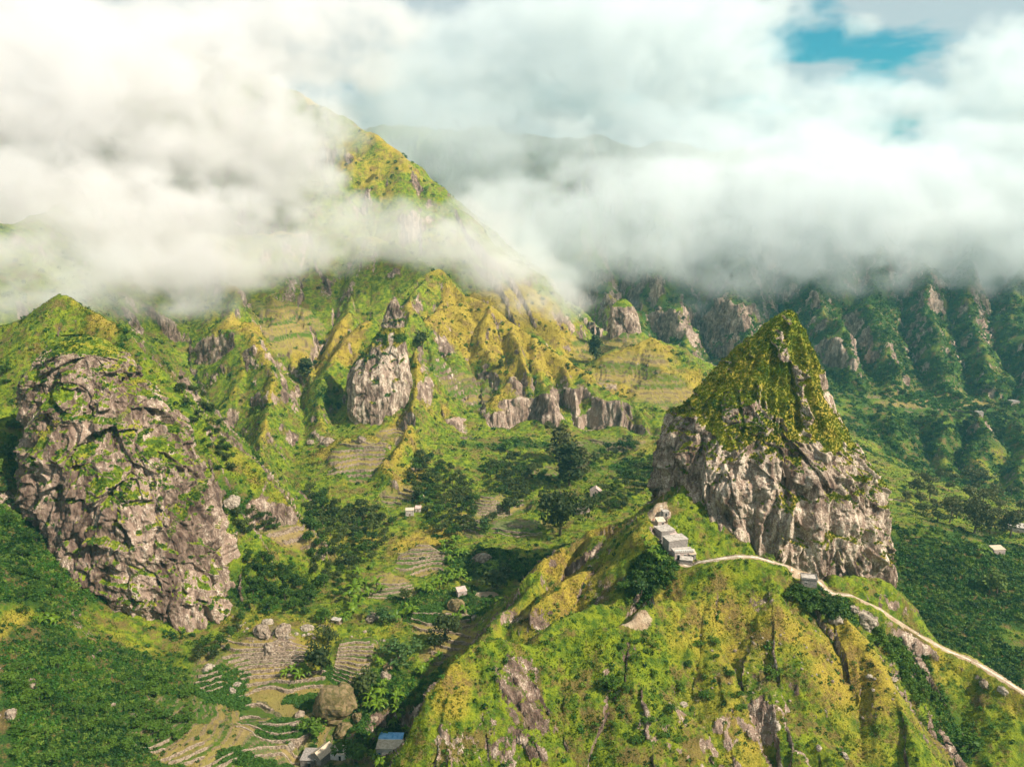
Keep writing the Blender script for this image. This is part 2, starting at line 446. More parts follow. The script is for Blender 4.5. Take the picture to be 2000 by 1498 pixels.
# bare rock in the slopes (no change of shape): spot, radius, strength
ROCKP = [
    (100, 1390, 255, 4, .6), (240, 1420, 258, 4, .6), (300, 1360, 275, 3.5, .6), (10, 1330, 255, 8, .8), (60, 1000, 340, 9, .6), (160, 1240, 300, 6, .6), (40, 1180, 300, 7, .5), (10, 1060, 310, 8, .6), 
    (1000, 1350, 232, 10, .62), (1040, 1400, 226, 10, .55), (950, 1440, 220, 10, .55), (900, 1480, 216, 9, .5), (1100, 1460, 222, 8, .35), (1485, 1180, 266, 5, 1.0), (1270, 1430, 226, 5, .7), (1320, 1400, 232, 4, .9), (1230, 1280, 246, 4, .6),
    (870, 680, 755, 12, .9), (850, 600, 800, 10, .7), (905, 745, 700, 12, .8), (1180, 755, 725, 14, .8), (60, 1340, 262, 8, .8), (130, 1310, 272, 7, .8), (20, 1390, 250, 6, .8), (20, 980, 350, 9, .8), (1230, 640, 890, 12, .8), (1510, 645, 360, 6, .9),
    (1010, 760, 710, 12, .9), (600, 1230, 360, 8, .6), (660, 1170, 390, 7, .5), (560, 1270, 335, 8, .8), (540, 1240, 350, 8, .8), (700, 1240, 345, 6, .6), (740, 1265, 335, 5, .9), (1170, 1160, 300, 7, .7), (1060, 1210, 280, 6, .7), (1000, 1210, 290, 6, .6),
    (1130, 720, 760, 10, .5), (760, 640, 740, 6, .5), (1840, 740, 1120, 30, .6), (1400, 620, 1380, 40, .5), (560, 570, 860, 18, .8), (650, 560, 860, 16, .7), (850, 880, 580, 6, .4), (1390, 1320, 245, 5, .5), (1700, 1400, 238, 4, .4), (1560, 1370, 240, 5, .3),
]
PATHPTS = [(1292, 985, 331), (1290, 1012, 318), (1303, 1040, 308), (1322, 1080, 294), (1338, 1105, 288), (1362, 1098, 286), (1400, 1092, 283), (1440, 1086, 282), (1480, 1088, 282), (1510, 1098, 281), (1545, 1107, 284), (1575, 1119, 285.5), (1600, 1134, 283), (1607, 1150, 280), (1628, 1160, 278), (1665, 1163, 278), (1690, 1175, 279), (1720, 1190, 280), (1760, 1217, 278), (1800, 1243, 276), (1850, 1270, 273), (1900, 1290, 270), (1950, 1320, 262), (2000, 1352, 255), (2080, 1400, 247)]
V_UP = P(1304, 1064, 309)
V_LOW = P(1280, 1082, 304)
V_MID = P(1324, 1080, 299)
V_TER = P(1336, 1092, 293)
V_SLAB = P(1340, 1103, 289)
V_TOP = P(1292, 1028, 320)
V_HUT = P(1580, 1147, 276.5)
H_BLUE = P(752, 1478, 272)
H_FARM = P(617, 1492, 264)
H_OUT = P(600, 1498, 264)
H_SHED = P(655, 1484, 267)
PADS = [(q[0] + dx, q[1] + d, r, q[2]) for q, dx, d, r in ((V_UP, 0, 3, 4.5), (V_MID, 0, 2.5, 5), (V_TER, 0, 2, 4.5), (V_SLAB, 0, 1.5, 3), (V_TOP, 0, 1.5, 3.5), (V_HUT, 0, 2, 4.2), (H_BLUE, 3, 3, 8), (H_FARM, 0, 3, 5), (H_OUT, -2, 3, 4), (H_SHED, 0, 2, 5))]      # level ground under buildings: x, y, radius, z


def blob(x, y, c, rx, ry, rot=0.0, soft=.35):
    dx, dy = x - F4(c[0]), y - F4(c[1])
    ca, sa = math.cos(rot), math.sin(rot)
    q = np.sqrt(((dx * ca + dy * sa) / rx) ** 2 + ((-dx * sa + dy * ca) / ry) ** 2)
    return 1 - sstep(1 - soft, 1 + soft, q + .25 * n2(x / 9, y / 9, 77))


def tnoise(x, y, Y):
    return (1.2 + .006 * Y) * n2(x / 24, y / 24, 13) + .42 * n2(x / 7, y / 7, 14)


PATHW = np.array([P(*p) for p in PATHPTS])


def _path_dist(x, y, W_):
    bd = np.full(x.shape, 1e6, F4); bz = np.zeros(x.shape, F4); by = np.zeros(x.shape, F4)
    for a, b in zip(W_[:-1], W_[1:]):
        ex, ey = b[0] - a[0], b[1] - a[1]
        L2 = ex * ex + ey * ey + 1e-9
        t = np.clip(((x - a[0]) * ex + (y - a[1]) * ey) / L2, 0, 1)
        d = np.hypot(x - a[0] - t * ex, y - a[1] - t * ey)
        m = d < bd
        by = np.where(m, a[1] + t * ey, by).astype(F4)
        bd = np.where(m, d, bd).astype(F4); bz = np.where(m, a[2] + t * (b[2] - a[2]), bz).astype(F4)
    return bd, bz, by


def ground(x, y, detail=True, want=False):
    x = np.asarray(x, F4); y = np.asarray(y, F4)
    r = height(x, y, detail, True)
    h, on, bd, bs, above = r
    cl = np.zeros(x.shape, F4)
    for (u, v, Y, rx, ry, span, k) in CLIFF:
        c = cen(u, v, Y)
        m = (np.abs(x - c[0]) < rx * 1.8) & (np.abs(y - c[1]) < ry * 1.8)
        if not m.any(): continue
        w = blob(x[m], y[m], c, rx, ry, 0, .5)
        zc = c[2] + 9 * n2(x[m] / 26, y[m] / 26, 3); w = w * sstep(-.40, .10, n2(x[m] / 17, y[m] / 17, 8))
        t = (h[m] - zc) / span
        t2 = np.clip(t * k, -.5, .5)
        inside = np.abs(t) < .5
        h[m] = h[m] + np.where(inside, w * (t2 - t) * span, 0)
        cl[m] = np.maximum(cl[m], w * (1 - sstep(.5 / k, .75 / k, np.abs(t))))
    te = np.zeros(x.shape, F4); ph = np.zeros(x.shape, F4); sv = np.zeros(x.shape, F4)
    for (u, v, Y, rx, ry, rot, st) in TERR:
        c = cen(u, v, Y)
        m = (np.abs(x - c[0]) < rx * 1.6 + 5) & (np.abs(y - c[1]) < rx * .3 + ry * 1.6 + 5)
        if not m.any(): continue
        w = blob(x[m], y[m], c, rx, ry, rot, .2)
        key = (u, v, 'st')
        if key not in _cen:
            q = height(np.array([c[0], c[0], c[0] - rx, c[0] + rx, c[0]]), np.array([c[1] - ry, c[1] + ry, c[1], c[1], c[1]]), False)
            gy = max(.24, float(q[1] - q[0]) / (2 * ry)); gx = float(np.clip((q[3] - q[2]) / (2 * rx), -.25, .25))
            _cen[key] = (max(.5, gy * 2 * ry / st), gx, gy, float(q[4]))
        st, gx, gy, zc = _cen[key]
        pl = zc + gx * (x[m] - c[0]) + gy * (y[m] - c[1]) + tnoise(x[m], y[m], c[1])
        if rx > 29: pl = .35 * pl + .65 * (h[m] - (fbm2(x[m] / 6, y[m] / 6, 3, 41) * .55 if detail else 0))
        hh = pl / st
        f = np.floor(hh); g = hh - f
        ht = (f + sstep(.74, .98, g) + .05 * g) * st
        h[m] = h[m] + w * (ht - h[m])
        q_ = np.sin(f * 12.9898 + u) * 437.585; sv[m] = np.where(w > .1, q_ - np.floor(q_), sv[m])
        te[m] = np.maximum(te[m], w); ph[m] = np.where(w > .1, sstep(.70, .76, g), ph[m])
    d, z, yp = _path_dist(x, y, PATHW)
    cut = (y < yp) & (d < 13)
    h = np.where(cut, np.minimum(h, z + .1 - .10 * np.maximum(d - 2, 0) + 4 * sstep(9, 13, d)), h)
    w = 1 - sstep(1.6, 5.5, d)
    h = h + w * (z - h)
    for (px, py, pr, pz) in PADS:
        w = 1 - sstep(pr, pr * 1.6 + 1.5, np.hypot(x - px, y - py))
        h = h + w * (pz - h)
    if want:
        return h, dict(on=on, bd=bd, bs=bs, above=above, cliff=cl, terr=te, phase=ph, path=d, step=sv)
    return h


_cache = {}


def hit(u, v, lo=120.0, hi=2600.0):
    """the first ground that the sight line through a spot of the photograph meets"""
    ys = lo * (hi / lo) ** np.linspace(0, 1, 700)
    a = (u - 1000.0) / FPX; b = (749.0 - v) / FPX
    dy = CP + b * SP; dz = -SP + b * CP
    xs = a / dy * ys; zs = CAMZ + dz / dy * ys
    g = ground(xs, ys, False)
    k = np.argmax(g > zs)
    if not (g > zs).any(): return None
    k0 = max(k - 1, 0)
    y2 = np.linspace(ys[k0], ys[k], 24)
    z2 = CAMZ + dz / dy * y2
    g2 = ground(a / dy * y2, y2, True)
    j = int(np.argmax(g2 >= z2)) if (g2 >= z2).any() else 23
    return (float(a / dy * y2[j]), float(y2[j]), float(g2[j]))


# ------------------------------------------------------------------ terrain sheet
def build_terrain():
    fine = np.linspace(R_(-37), R_(37), 1180)
    az = np.concatenate([np.linspace(R_(-88), R_(-37.3), 60), fine, np.linspace(R_(37.3), R_(88), 60)])
    azc = az[::4]
    NR, NO = 1500, 720
    rr = 30.0 * (7000 / 30.0) ** np.linspace(0, 1, NR)
    A, Rr = np.meshgrid(azc, rr, indexing='ij')
    X, Y = Rr * np.sin(A), Rr * np.cos(A)
    Z = ground(X.ravel(), Y.ravel(), False).reshape(X.shape)
    dz = np.diff(Z, axis=1); dr = np.diff(Rr, axis=1); mid = .5 * (Rr[:, 1:] + Rr[:, :-1])
    dist = np.sqrt(mid ** 2 + (Z[:, 1:] - CAMZ) ** 2)
    ang = np.arctan2(Z - CAMZ, Rr)
    run = np.maximum.accumulate(ang, axis=1)
    dvis = np.diff(run, axis=1)                      # newly visible angle
    w = dvis * 1.0 + .22 * np.sqrt(dz ** 2 + dr ** 2) / dist + 2e-5
    w = w * np.clip((mid / 150.0) ** 2, .05, 1) * np.where(mid > 2600, .3, 1)
    # soften across columns and rows
    for _ in range(10):
        w = (np.roll(w, 1, 0) + w + np.roll(w, -1, 0)) / 3
    kk = np.ones(9) / 9
    w = np.apply_along_axis(lambda q: np.convolve(q, kk, 'same'), 1, w)
    cum = np.concatenate([np.zeros((len(azc), 1)), np.cumsum(w, axis=1)], axis=1)
    cum /= cum[:, -1:]
    tgt = np.linspace(0, 1, NO)
    RO = np.stack([np.interp(tgt, cum[i], rr) for i in range(len(azc))])
    RF = np.stack([np.interp(az, azc, RO[:, j]) for j in range(NO)], axis=1)
    X = (RF * np.sin(az)[:, None]).astype(F4); Y = (RF * np.cos(az)[:, None]).astype(F4)
    z, inf = ground(X.ravel(), Y.ravel(), True, True)
    Z = z.reshape(X.shape)
    V = np.stack([X, Y, Z], -1)
    du = np.gradient(V, axis=0); dv = np.gradient(V, axis=1)
    n = np.cross(dv, du); n /= np.linalg.norm(n, axis=-1, keepdims=True) + 1e-9
    n *= np.sign(n[..., 2:3] + 1e-9)
    x, y, zf = X.ravel(), Y.ravel(), Z.ravel()
    nz = n[..., 2].ravel()
    D = np.hypot(x, y)
    # bare rock
    rock = inf['cliff'] * 1.25
    for (u, v, Yp, rad, s) in ROCKP:
        c = cen(u, v, Yp)
        m = (np.abs(x - c[0]) < rad * 3) & (np.abs(y - c[1]) < rad * 3)
        q = np.sqrt((x[m] - c[0]) ** 2 + (y[m] - c[1]) ** 2 + ((zf[m] - c[2]) * .7) ** 2) / rad
        rock[m] = np.maximum(rock[m], s * (1 - sstep(.4, 1.6, q)))
    slope = 1 - nz
    pat = fbm2(x / 16, y / 16, 4, 91)
    rock = rock * (.62 + .5 * pat) + sstep(.40, .64, slope + .14 * pat - .07 * sstep(340, 280, D)) * .8
    rock = np.clip(rock + .35 * sstep(.30, .5, slope) * sstep(.1, .5, pat), 0, 1)
    rock *= sstep(1.2, 3, inf['path'])
    # crags stand out of the slope in tilted planes
    o1, v1, j1 = facets(x / 7, y / 7, zf / 9, 1)
    o2, v2, j2 = facets(x / 2.4, y / 2.4, zf / 3, 4)
    far = np.clip(D / 600, .5, 2.2)
    cr = 1 - 2.4 * np.abs(n3(x / 5, y / 5, zf / 14, 3)); disp = rock * ((o1 * 1.9 + cr * 1.2) * far + o2 * .8 + fbm3(x / 9, y / 9, zf / 26, 3, 8) * 1.6)
    nn = n.reshape(-1, 3).copy(); nn[:, 2] *= .6
    P3 = V.reshape(-1, 3) + nn * disp[:, None].astype(F4)
    na, nr = X.shape
    idx = np.arange(na * nr).reshape(na, nr)
    F = np.stack([idx[:-1, :-1], idx[1:, :-1], idx[1:, 1:], idx[:-1, 1:]], -1).reshape(-1, 4)
    F = F[:, ::-1]
    lush = np.zeros_like(x); dry = np.zeros_like(x); soil = np.zeros_like(x)
    for (u, v, Yp, rx, ry, s) in LUSH:
        c = cen(u, v, Yp)
        lush = np.maximum(lush, s * blob(x, y, c, rx, ry, 0, .45))
    for (u, v, Yp, rx, ry, s) in DRY:
        c = cen(u, v, Yp)
        dry = np.maximum(dry, s * blob(x, y, c, rx, ry, 0, .5))
    for (u, v, Yp, rx, ry, s) in SOIL:
        c = cen(u, v, Yp)
        soil = np.maximum(soil, s * blob(x, y, c, rx, ry, 0, .2))
    curv = np.clip(1 - inf['above'] / 14.0, 0, 1)          # foot of slopes
    gully = sstep(.0, 1.0, -ridged2(inf['bs'] / 15, inf['bd'] / 90, 2, 3) + .2) * sstep(3, 25, inf['bd'])
    lush = np.clip(lush + .22 * gully + .05 * curv + .30 * fbm2(x / 22, y / 22, 4, 61), 0, 1)
    dry = np.clip(dry * .85 * (.6 + .4 * sstep(300, 400, D)) + .3 * (1 - sstep(0, 10, inf['bd'])) * sstep(300, 500, D) + .38 * fbm2(x / 30, y / 30, 4, 71), 0, 1)
    soil = np.maximum(soil, .95 * (1 - sstep(1.1, 2.6, inf['path'] + .6 * n2(x / 2, y / 2, 5))))
    terr = inf['terr']; riser = inf['phase'] * terr
    me = mesh_from('ground', P3, F, [MAT['terrain']], True, dict(rock=rock, lush=lush, dry=dry, soil=soil, riser=riser, terr=terr, step=inf['step']))
    o = link('ground', me)
    tag(o, 'steep green valley slopes with bare crags, spurs and terraced fields', kind='structure')
    return P3.reshape(na, nr, 3), n, dict(rock=rock.reshape(X.shape), lush=lush.reshape(X.shape), dry=dry.reshape(X.shape), soil=soil.reshape(X.shape), riser=riser.reshape(X.shape), terr=terr.reshape(X.shape), path=inf['path'].reshape(X.shape))


LUSH = [
    (1900, 860, 880, 120, 60, .75), (1760, 870, 850, 70, 60, .7), (1700, 760, 1030, 60, 30, .6),
    (1800, 650, 1350, 420, 260, .75), (1500, 650, 1350, 260, 240, .6), (1900, 780, 1000, 160, 120, .5), (1700, 850, 850, 80, 90, .6),
    (200, 1350, 268, 46, 30, .9), (100, 1450, 240, 40, 30, .8), (300, 1400, 260, 30, 24, .9), (530, 1130, 410, 30, 30, .38), (650, 1020, 480, 30, 30, .38), (830, 960, 530, 22, 34, .38),
    (860, 1030, 480, 18, 20, .38), (1010, 920, 560, 30, 20, .38), (1150, 930, 560, 34, 20, .38), (1230, 920, 560, 24, 26, .38), (900, 1100, 425, 36, 22, .8), (850, 1180, 370, 36, 20, .7), (750, 1350, 290, 20, 20, .8),
    (780, 1420, 265, 22, 12, .8), (1900, 1150, 410, 110, 60, .85), (1850, 1250, 370, 60, 40, .8), (1900, 950, 700, 110, 90, .6), (1800, 800, 1000, 140, 60, .6), (1640, 1190, 270, 9, 5, .9), (1600, 1170, 270, 10, 6, .9),
    (1780, 1310, 262, 8, 9, .9), (1850, 1400, 250, 10, 10, .6), (1850, 1450, 240, 8, 8, .7), (1260, 1120, 290, 10, 12, .7), (420, 860, 560, 40, 50, .5), (380, 780, 640, 40, 60, .4), (1300, 1040, 318, 5, 20, .4), (40, 900, 380, 30, 60, .6), (60, 1100, 300, 30, 60, .7), (620, 1460, 255, 26, 12, .8),
    (1000, 870, 620, 50, 14, .5), (640, 780, 640, 12, 30, .4), (1020, 1110, 400, 30, 14, .7), (600, 1400, 275, 10, 10, .6),
]
DRY = [
    (950, 640, 790, 60, 34, .9), (1080, 700, 760, 50, 34, .8), (1210, 770, 700, 34, 20, .8), (640, 700, 720, 40, 40, .5), (1330, 760, 790, 40, 30, .7), (1100, 660, 880, 40, 24, .9), (870, 620, 800, 30, 24, .8), (760, 860, 590, 24, 20, .7), (700, 860, 600, 30, 20, .6), (980, 1000, 510, 30, 20, .4), (820, 1060, 440, 14, 20, .6), (1200, 870, 640, 30, 20, .5), (740, 300, 1030, 60, 40, .5),
    (120, 1300, 268, 14, 9, .4), (230, 1440, 256, 10, 6, .7), (60, 1450, 240, 8, 10, .6), (330, 1380, 275, 10, 6, .6), (20, 1250, 265, 14, 16, .7), (330, 1470, 252, 10, 4, .6),
    (1000, 600, 820, 40, 24, .9), (900, 620, 800, 30, 30, .8), (1100, 650, 890, 60, 20, 1.0), (1060, 600, 925, 40, 20, 1.0), (1150, 700, 780, 40, 20, .7), (1240, 700, 835, 50, 30, .9), (1300, 730, 815, 50, 20, .8), (1400, 1170, 268, 16, 10, .6), (1240, 1220, 254, 12, 5, .5),
    (1700, 1300, 250, 14, 16, .5), (1300, 1130, 280, 14, 7, .7), (1080, 1100, 335, 14, 8, .9), (1180, 1040, 345, 14, 6, .7), (800, 940, 540, 10, 20, .7), (700, 880, 580, 30, 20, .6), (880, 1350, 235, 8, 8, .8), (1420, 1400, 235, 14, 20, .6), (1850, 1330, 262, 20, 14, .6), (1350, 1320, 245, 16, 18, .45),
    (1040, 1180, 300, 16, 12, .8), (1120, 1150, 305, 16, 10, .7), (930, 1250, 295, 10, 10, .6), (880, 1300, 265, 10, 12, .9), (60, 1230, 280, 12, 10, .3), (150, 1290, 272, 10, 10, .3), (560, 680, 740, 40, 60, .3), (780, 840, 600, 10, 14, .8), (760, 900, 560, 14, 20, .6),
    (1550, 1300, 250, 20, 16, .15), (1900, 1420, 250, 20, 20, .4), (1650, 1420, 236, 12, 14, .5), (560, 1300, 318, 16, 16, .6), (1450, 700, 345, 10, 10, .3), (820, 1080, 440, 16, 20, .5),
]
SOIL = [
    (1010, 1028, 490, 15, 8, .8), (925, 1010, 500, 7, 5, .8), (565, 1045, 462, 15, 6, .8), (760, 1155, 390, 12, 6, .8), (540, 1440, 262, 14, 10, .45), (1235, 1225, 253, 6, 3, .7), (1285, 990, 331, 5, 9, .8), (1480, 1340, 245, 8, 14, .32), (1350, 1400, 240, 8, 8, .3), (950, 757, 698, 14, 2, .8),
    (950, 1165, 372, 6, 4, .8), (780, 860, 590, 4, 12, .7), (600, 1480, 253, 20, 5, .6), (1740, 978, 470, 14, 3, .8), (480, 1420, 270, 22, 10, .3),
]


# ------------------------------------------------------------------ materials
MAT = {}


class NT:
    """small helper round a node tree"""
    def __init__(s, name):
        m = bpy.data.materials.new(name); m.use_nodes = True
        s.m = m; s.N = m.node_tree.nodes; s.L = m.node_tree.links
        s.N.clear()
        s.out = s.N.new('ShaderNodeOutputMaterial')
        s.b = s.N.new('ShaderNodeBsdfPrincipled')
        s.L.new(s.b.outputs[0], s.out.inputs[0])
        s.b.inputs['Roughness'].default_value = .9
        s.b.inputs['Specular IOR Level'].default_value = .2
        MAT[name] = m
    def node(s, t, **k):
        n = s.N.new(t)
        for a, b in k.items(): setattr(n, a, b)
        return n
    def set(s, sock, v):
        if hasattr(v, 'is_linked') or isinstance(v, bpy.types.NodeSocket): s.L.new(v, sock)
        elif v is not None:
            if isinstance(v, (tuple, list)) and len(v) == 3 and sock.type == 'RGBA': v = (*v, 1)
            sock.default_value = v
    def pos(s):
        g = s.node('ShaderNodeNewGeometry'); return g.outputs['Position']
    def noise(s, sc, det=4, rough=.55, vec=None, lac=2.0, dist=0.0, out=0):
        n = s.node('ShaderNodeTexNoise'); s.set(n.inputs['Vector'], vec if vec is not None else s.pos())
        n.inputs['Scale'].default_value = sc; n.inputs['Detail'].default_value = det; n.inputs['Roughness'].default_value = rough; n.inputs['Lacunarity'].default_value = lac; n.inputs['Distortion'].default_value = dist
        return n.outputs[out]
    def scale(s, vec, x, y, z):
        m = s.node('ShaderNodeVectorMath', operation='MULTIPLY'); s.set(m.inputs[0], vec); m.inputs[1].default_value = (x, y, z); return m.outputs[0]
    def voro(s, sc, vec=None, feat='F1', out='Distance'):
        n = s.node('ShaderNodeTexVoronoi', feature=feat); s.set(n.inputs['Vector'], vec if vec is not None else s.pos()); n.inputs['Scale'].default_value = sc; return n.outputs[out]
    def math(s, op, a, b=None, c=None, clamp=False):
        n = s.node('ShaderNodeMath', operation=op, use_clamp=clamp); s.set(n.inputs[0], a)
        if b is not None: s.set(n.inputs[1], b)
        if c is not None: s.set(n.inputs[2], c)
        return n.outputs[0]
    def ramp(s, f, lo, hi, a=0.0, b=1.0):
        n = s.node('ShaderNodeMapRange', interpolation_type='SMOOTHSTEP'); s.set(n.inputs[0], f); n.inputs[1].default_value = lo; n.inputs[2].default_value = hi; n.inputs[3].default_value = a; n.inputs[4].default_value = b; return n.outputs[0]
    def mix(s, f, a, b):
        n = s.node('ShaderNodeMix', data_type='RGBA'); s.set(n.inputs[0], f); s.set(n.inputs[6], a); s.set(n.inputs[7], b); return n.outputs[2]
    def attr(s, name):
        return s.node('ShaderNodeAttribute', attribute_name=name).outputs['Fac']
    def bump(s, h, dist=1.0, st=1.0, nrm=None):
        n = s.node('ShaderNodeBump'); n.inputs['Strength'].default_value = st; n.inputs['Distance'].default_value = dist; s.set(n.inputs['Height'], h)
        if nrm is not None: s.L.new(nrm, n.inputs['Normal'])
        return n.outputs[0]


def rock_colour(k, pale=.5, warm=0.0):
    """weathered volcanic rock: brown-grey ground with pink and cream lichen faces"""
    p = k.pos()
    st = k.scale(p, 1, 1, .35)
    a = k.noise(.06, 5, .6, st)
    b = k.noise(.35, 5, .65, st)
    c = k.noise(1.6, 4, .7)
    fac = k.voro(.16, k.scale(p, 1, 1, .6), 'F1', 'Color')
    col = k.mix(k.ramp(b, .38, .62), (.075 + warm, .045, .033), (.205 + warm, .138, .100))
    col = k.mix(k.ramp(a, .45, .60), col, (.29 + warm, .200, .148))
    light = k.math('MULTIPLY', k.ramp(k.math('ADD', k.math('MULTIPLY', c, .5), k.math('MULTIPLY', b, .5)), .505 - .12 * (pale - .5), .605 - .12 * (pale - .5)), k.ramp(a, .40, .58, .12, 1))
    col = k.mix(light, col, (.60, .50, .385))
    dark = k.ramp(k.noise(.9, 5, .75, k.scale(p, 1, 1, .5)), .40, .30)
    col = k.mix(k.math('MULTIPLY', dark, .8), col, (.045, .036, .030))
    moss = k.ramp(k.noise(.22, 4, .7), .56, .68)
    col = k.mix(k.math('MULTIPLY', moss, .45), col, (.10, .095, .03))
    hgt = k.math('ADD', k.math('MULTIPLY', b, 2.4), k.math('MULTIPLY', c, .7))
    return col, hgt


def grass_colour(k):
    a = k.noise(.045, 5, .6)
    b = k.noise(.25, 5, .7)
    c = k.noise(1.5, 4, .75)
    green = k.mix(k.ramp(b, .38, .62), (.050, .098, .006), (.185, .225, .010))
    gold = k.mix(k.ramp(c, .35, .65), (.215, .160, .018), (.38, .290, .038))
    dark = k.mix(k.ramp(c, .35, .65), (.010, .032, .004), (.036, .088, .006))
    return a, b, c, green, gold, dark


def mats():
    k = NT('terrain')
    rock, lush, dry, soil, riser, terr = (k.attr(q) for q in ('rock', 'lush', 'dry', 'soil', 'riser', 'terr'))
    a, b, c, green, gold, dark = grass_colour(k)
    col = green
    gm = k.ramp(k.math('ADD', k.math('MULTIPLY', dry, .9), k.math('ADD', k.math('MULTIPLY', b, .6), k.math('MULTIPLY', a, .4))), .62, 1.05)
    col = k.mix(gm, col, gold)
    lm = k.ramp(k.math('ADD', k.math('MULTIPLY', lush, .8), k.math('MULTIPLY', b, .7)), .62, .95)
    col = k.mix(lm, col, dark)
    brown = k.mix(k.ramp(c, .3, .7), (.10, .055, .020), (.20, .125, .048))
    bm = k.ramp(k.noise(.10, 6, .78), .49, .60)
    col = k.mix(k.math('MULTIPLY', bm, .75), col, brown)
    sc = k.mix(k.ramp(b, .3, .7), (.30, .195, .115), (.46, .36, .24))
    col = k.mix(k.ramp(k.math('ADD', soil, k.math('MULTIPLY', k.math('SUBTRACT', k.noise(.45, 5, .75), .5), 1.3)), .35, .6), col, sc)
    tr_ = k.mix(k.ramp(k.math('ADD', k.math('MULTIPLY', k.attr('step'), .55), k.math('MULTIPLY', k.noise(.4, 4, .7), .7)), .48, .75), (.050, .105, .008), (.27, .20, .06))
    col = k.mix(k.math('MULTIPLY', terr, .8), col, tr_)
    rs = k.mix(k.ramp(k.noise(2.2, 3, .7), .4, .6), (.10, .065, .035), (.24, .175, .11))
    col = k.mix(k.math('MULTIPLY', k.ramp(riser, .3, .7), .75), col, rs)
    rc, rh = rock_colour(k)
    rm = k.ramp(k.math('ADD', rock, k.math('MULTIPLY', k.math('SUBTRACT', k.noise(.34, 6, .78, k.scale(k.pos(), 1, 1, .38)), .5), 2.6)), .48, .60)
    col = k.mix(rm, col, rc)
    k.set(k.b.inputs['Base Color'], col)
    gh = k.math('ADD', k.math('MULTIPLY', c, 1.0), k.math('MULTIPLY', b, 1.6))
    mh = k.node('ShaderNodeMix', data_type='FLOAT'); k.set(mh.inputs[0], rm); k.set(mh.inputs[2], gh); k.set(mh.inputs[3], rh)
    k.set(k.b.inputs['Normal'], k.bump(mh.outputs[0], 1.0, .9))

    for nm, pale in (('crag', .5), ('pale_crag', .8)):
        k = NT(nm)
        gr = k.attr('grass')
        rc, rh = rock_colour(k, pale)
        a, b, c, green, gold, dark = grass_colour(k)
        g = k.mix(k.ramp(k.math('ADD', k.math('MULTIPLY', b, .6), k.math('MULTIPLY', a, .6)), .46 if nm == 'pale_crag' else .58, .72 if nm == 'pale_crag' else .80), green, gold)
        g = k.mix(k.ramp(k.noise(.3, 4, .7), .58, .78) if nm == 'crag' else k.ramp(k.noise(.3, 4, .7), .64, .84), g, dark)
        gm = k.ramp(k.math('ADD', gr, k.math('MULTIPLY', k.math('SUBTRACT', k.noise(.5, 5, .75), .5), 1.0)), .42, .56)
        k.set(k.b.inputs['Base Color'], k.mix(gm, rc, g))
        k.set(k.b.inputs['Normal'], k.bump(rh, 1.0, .9))


mats()


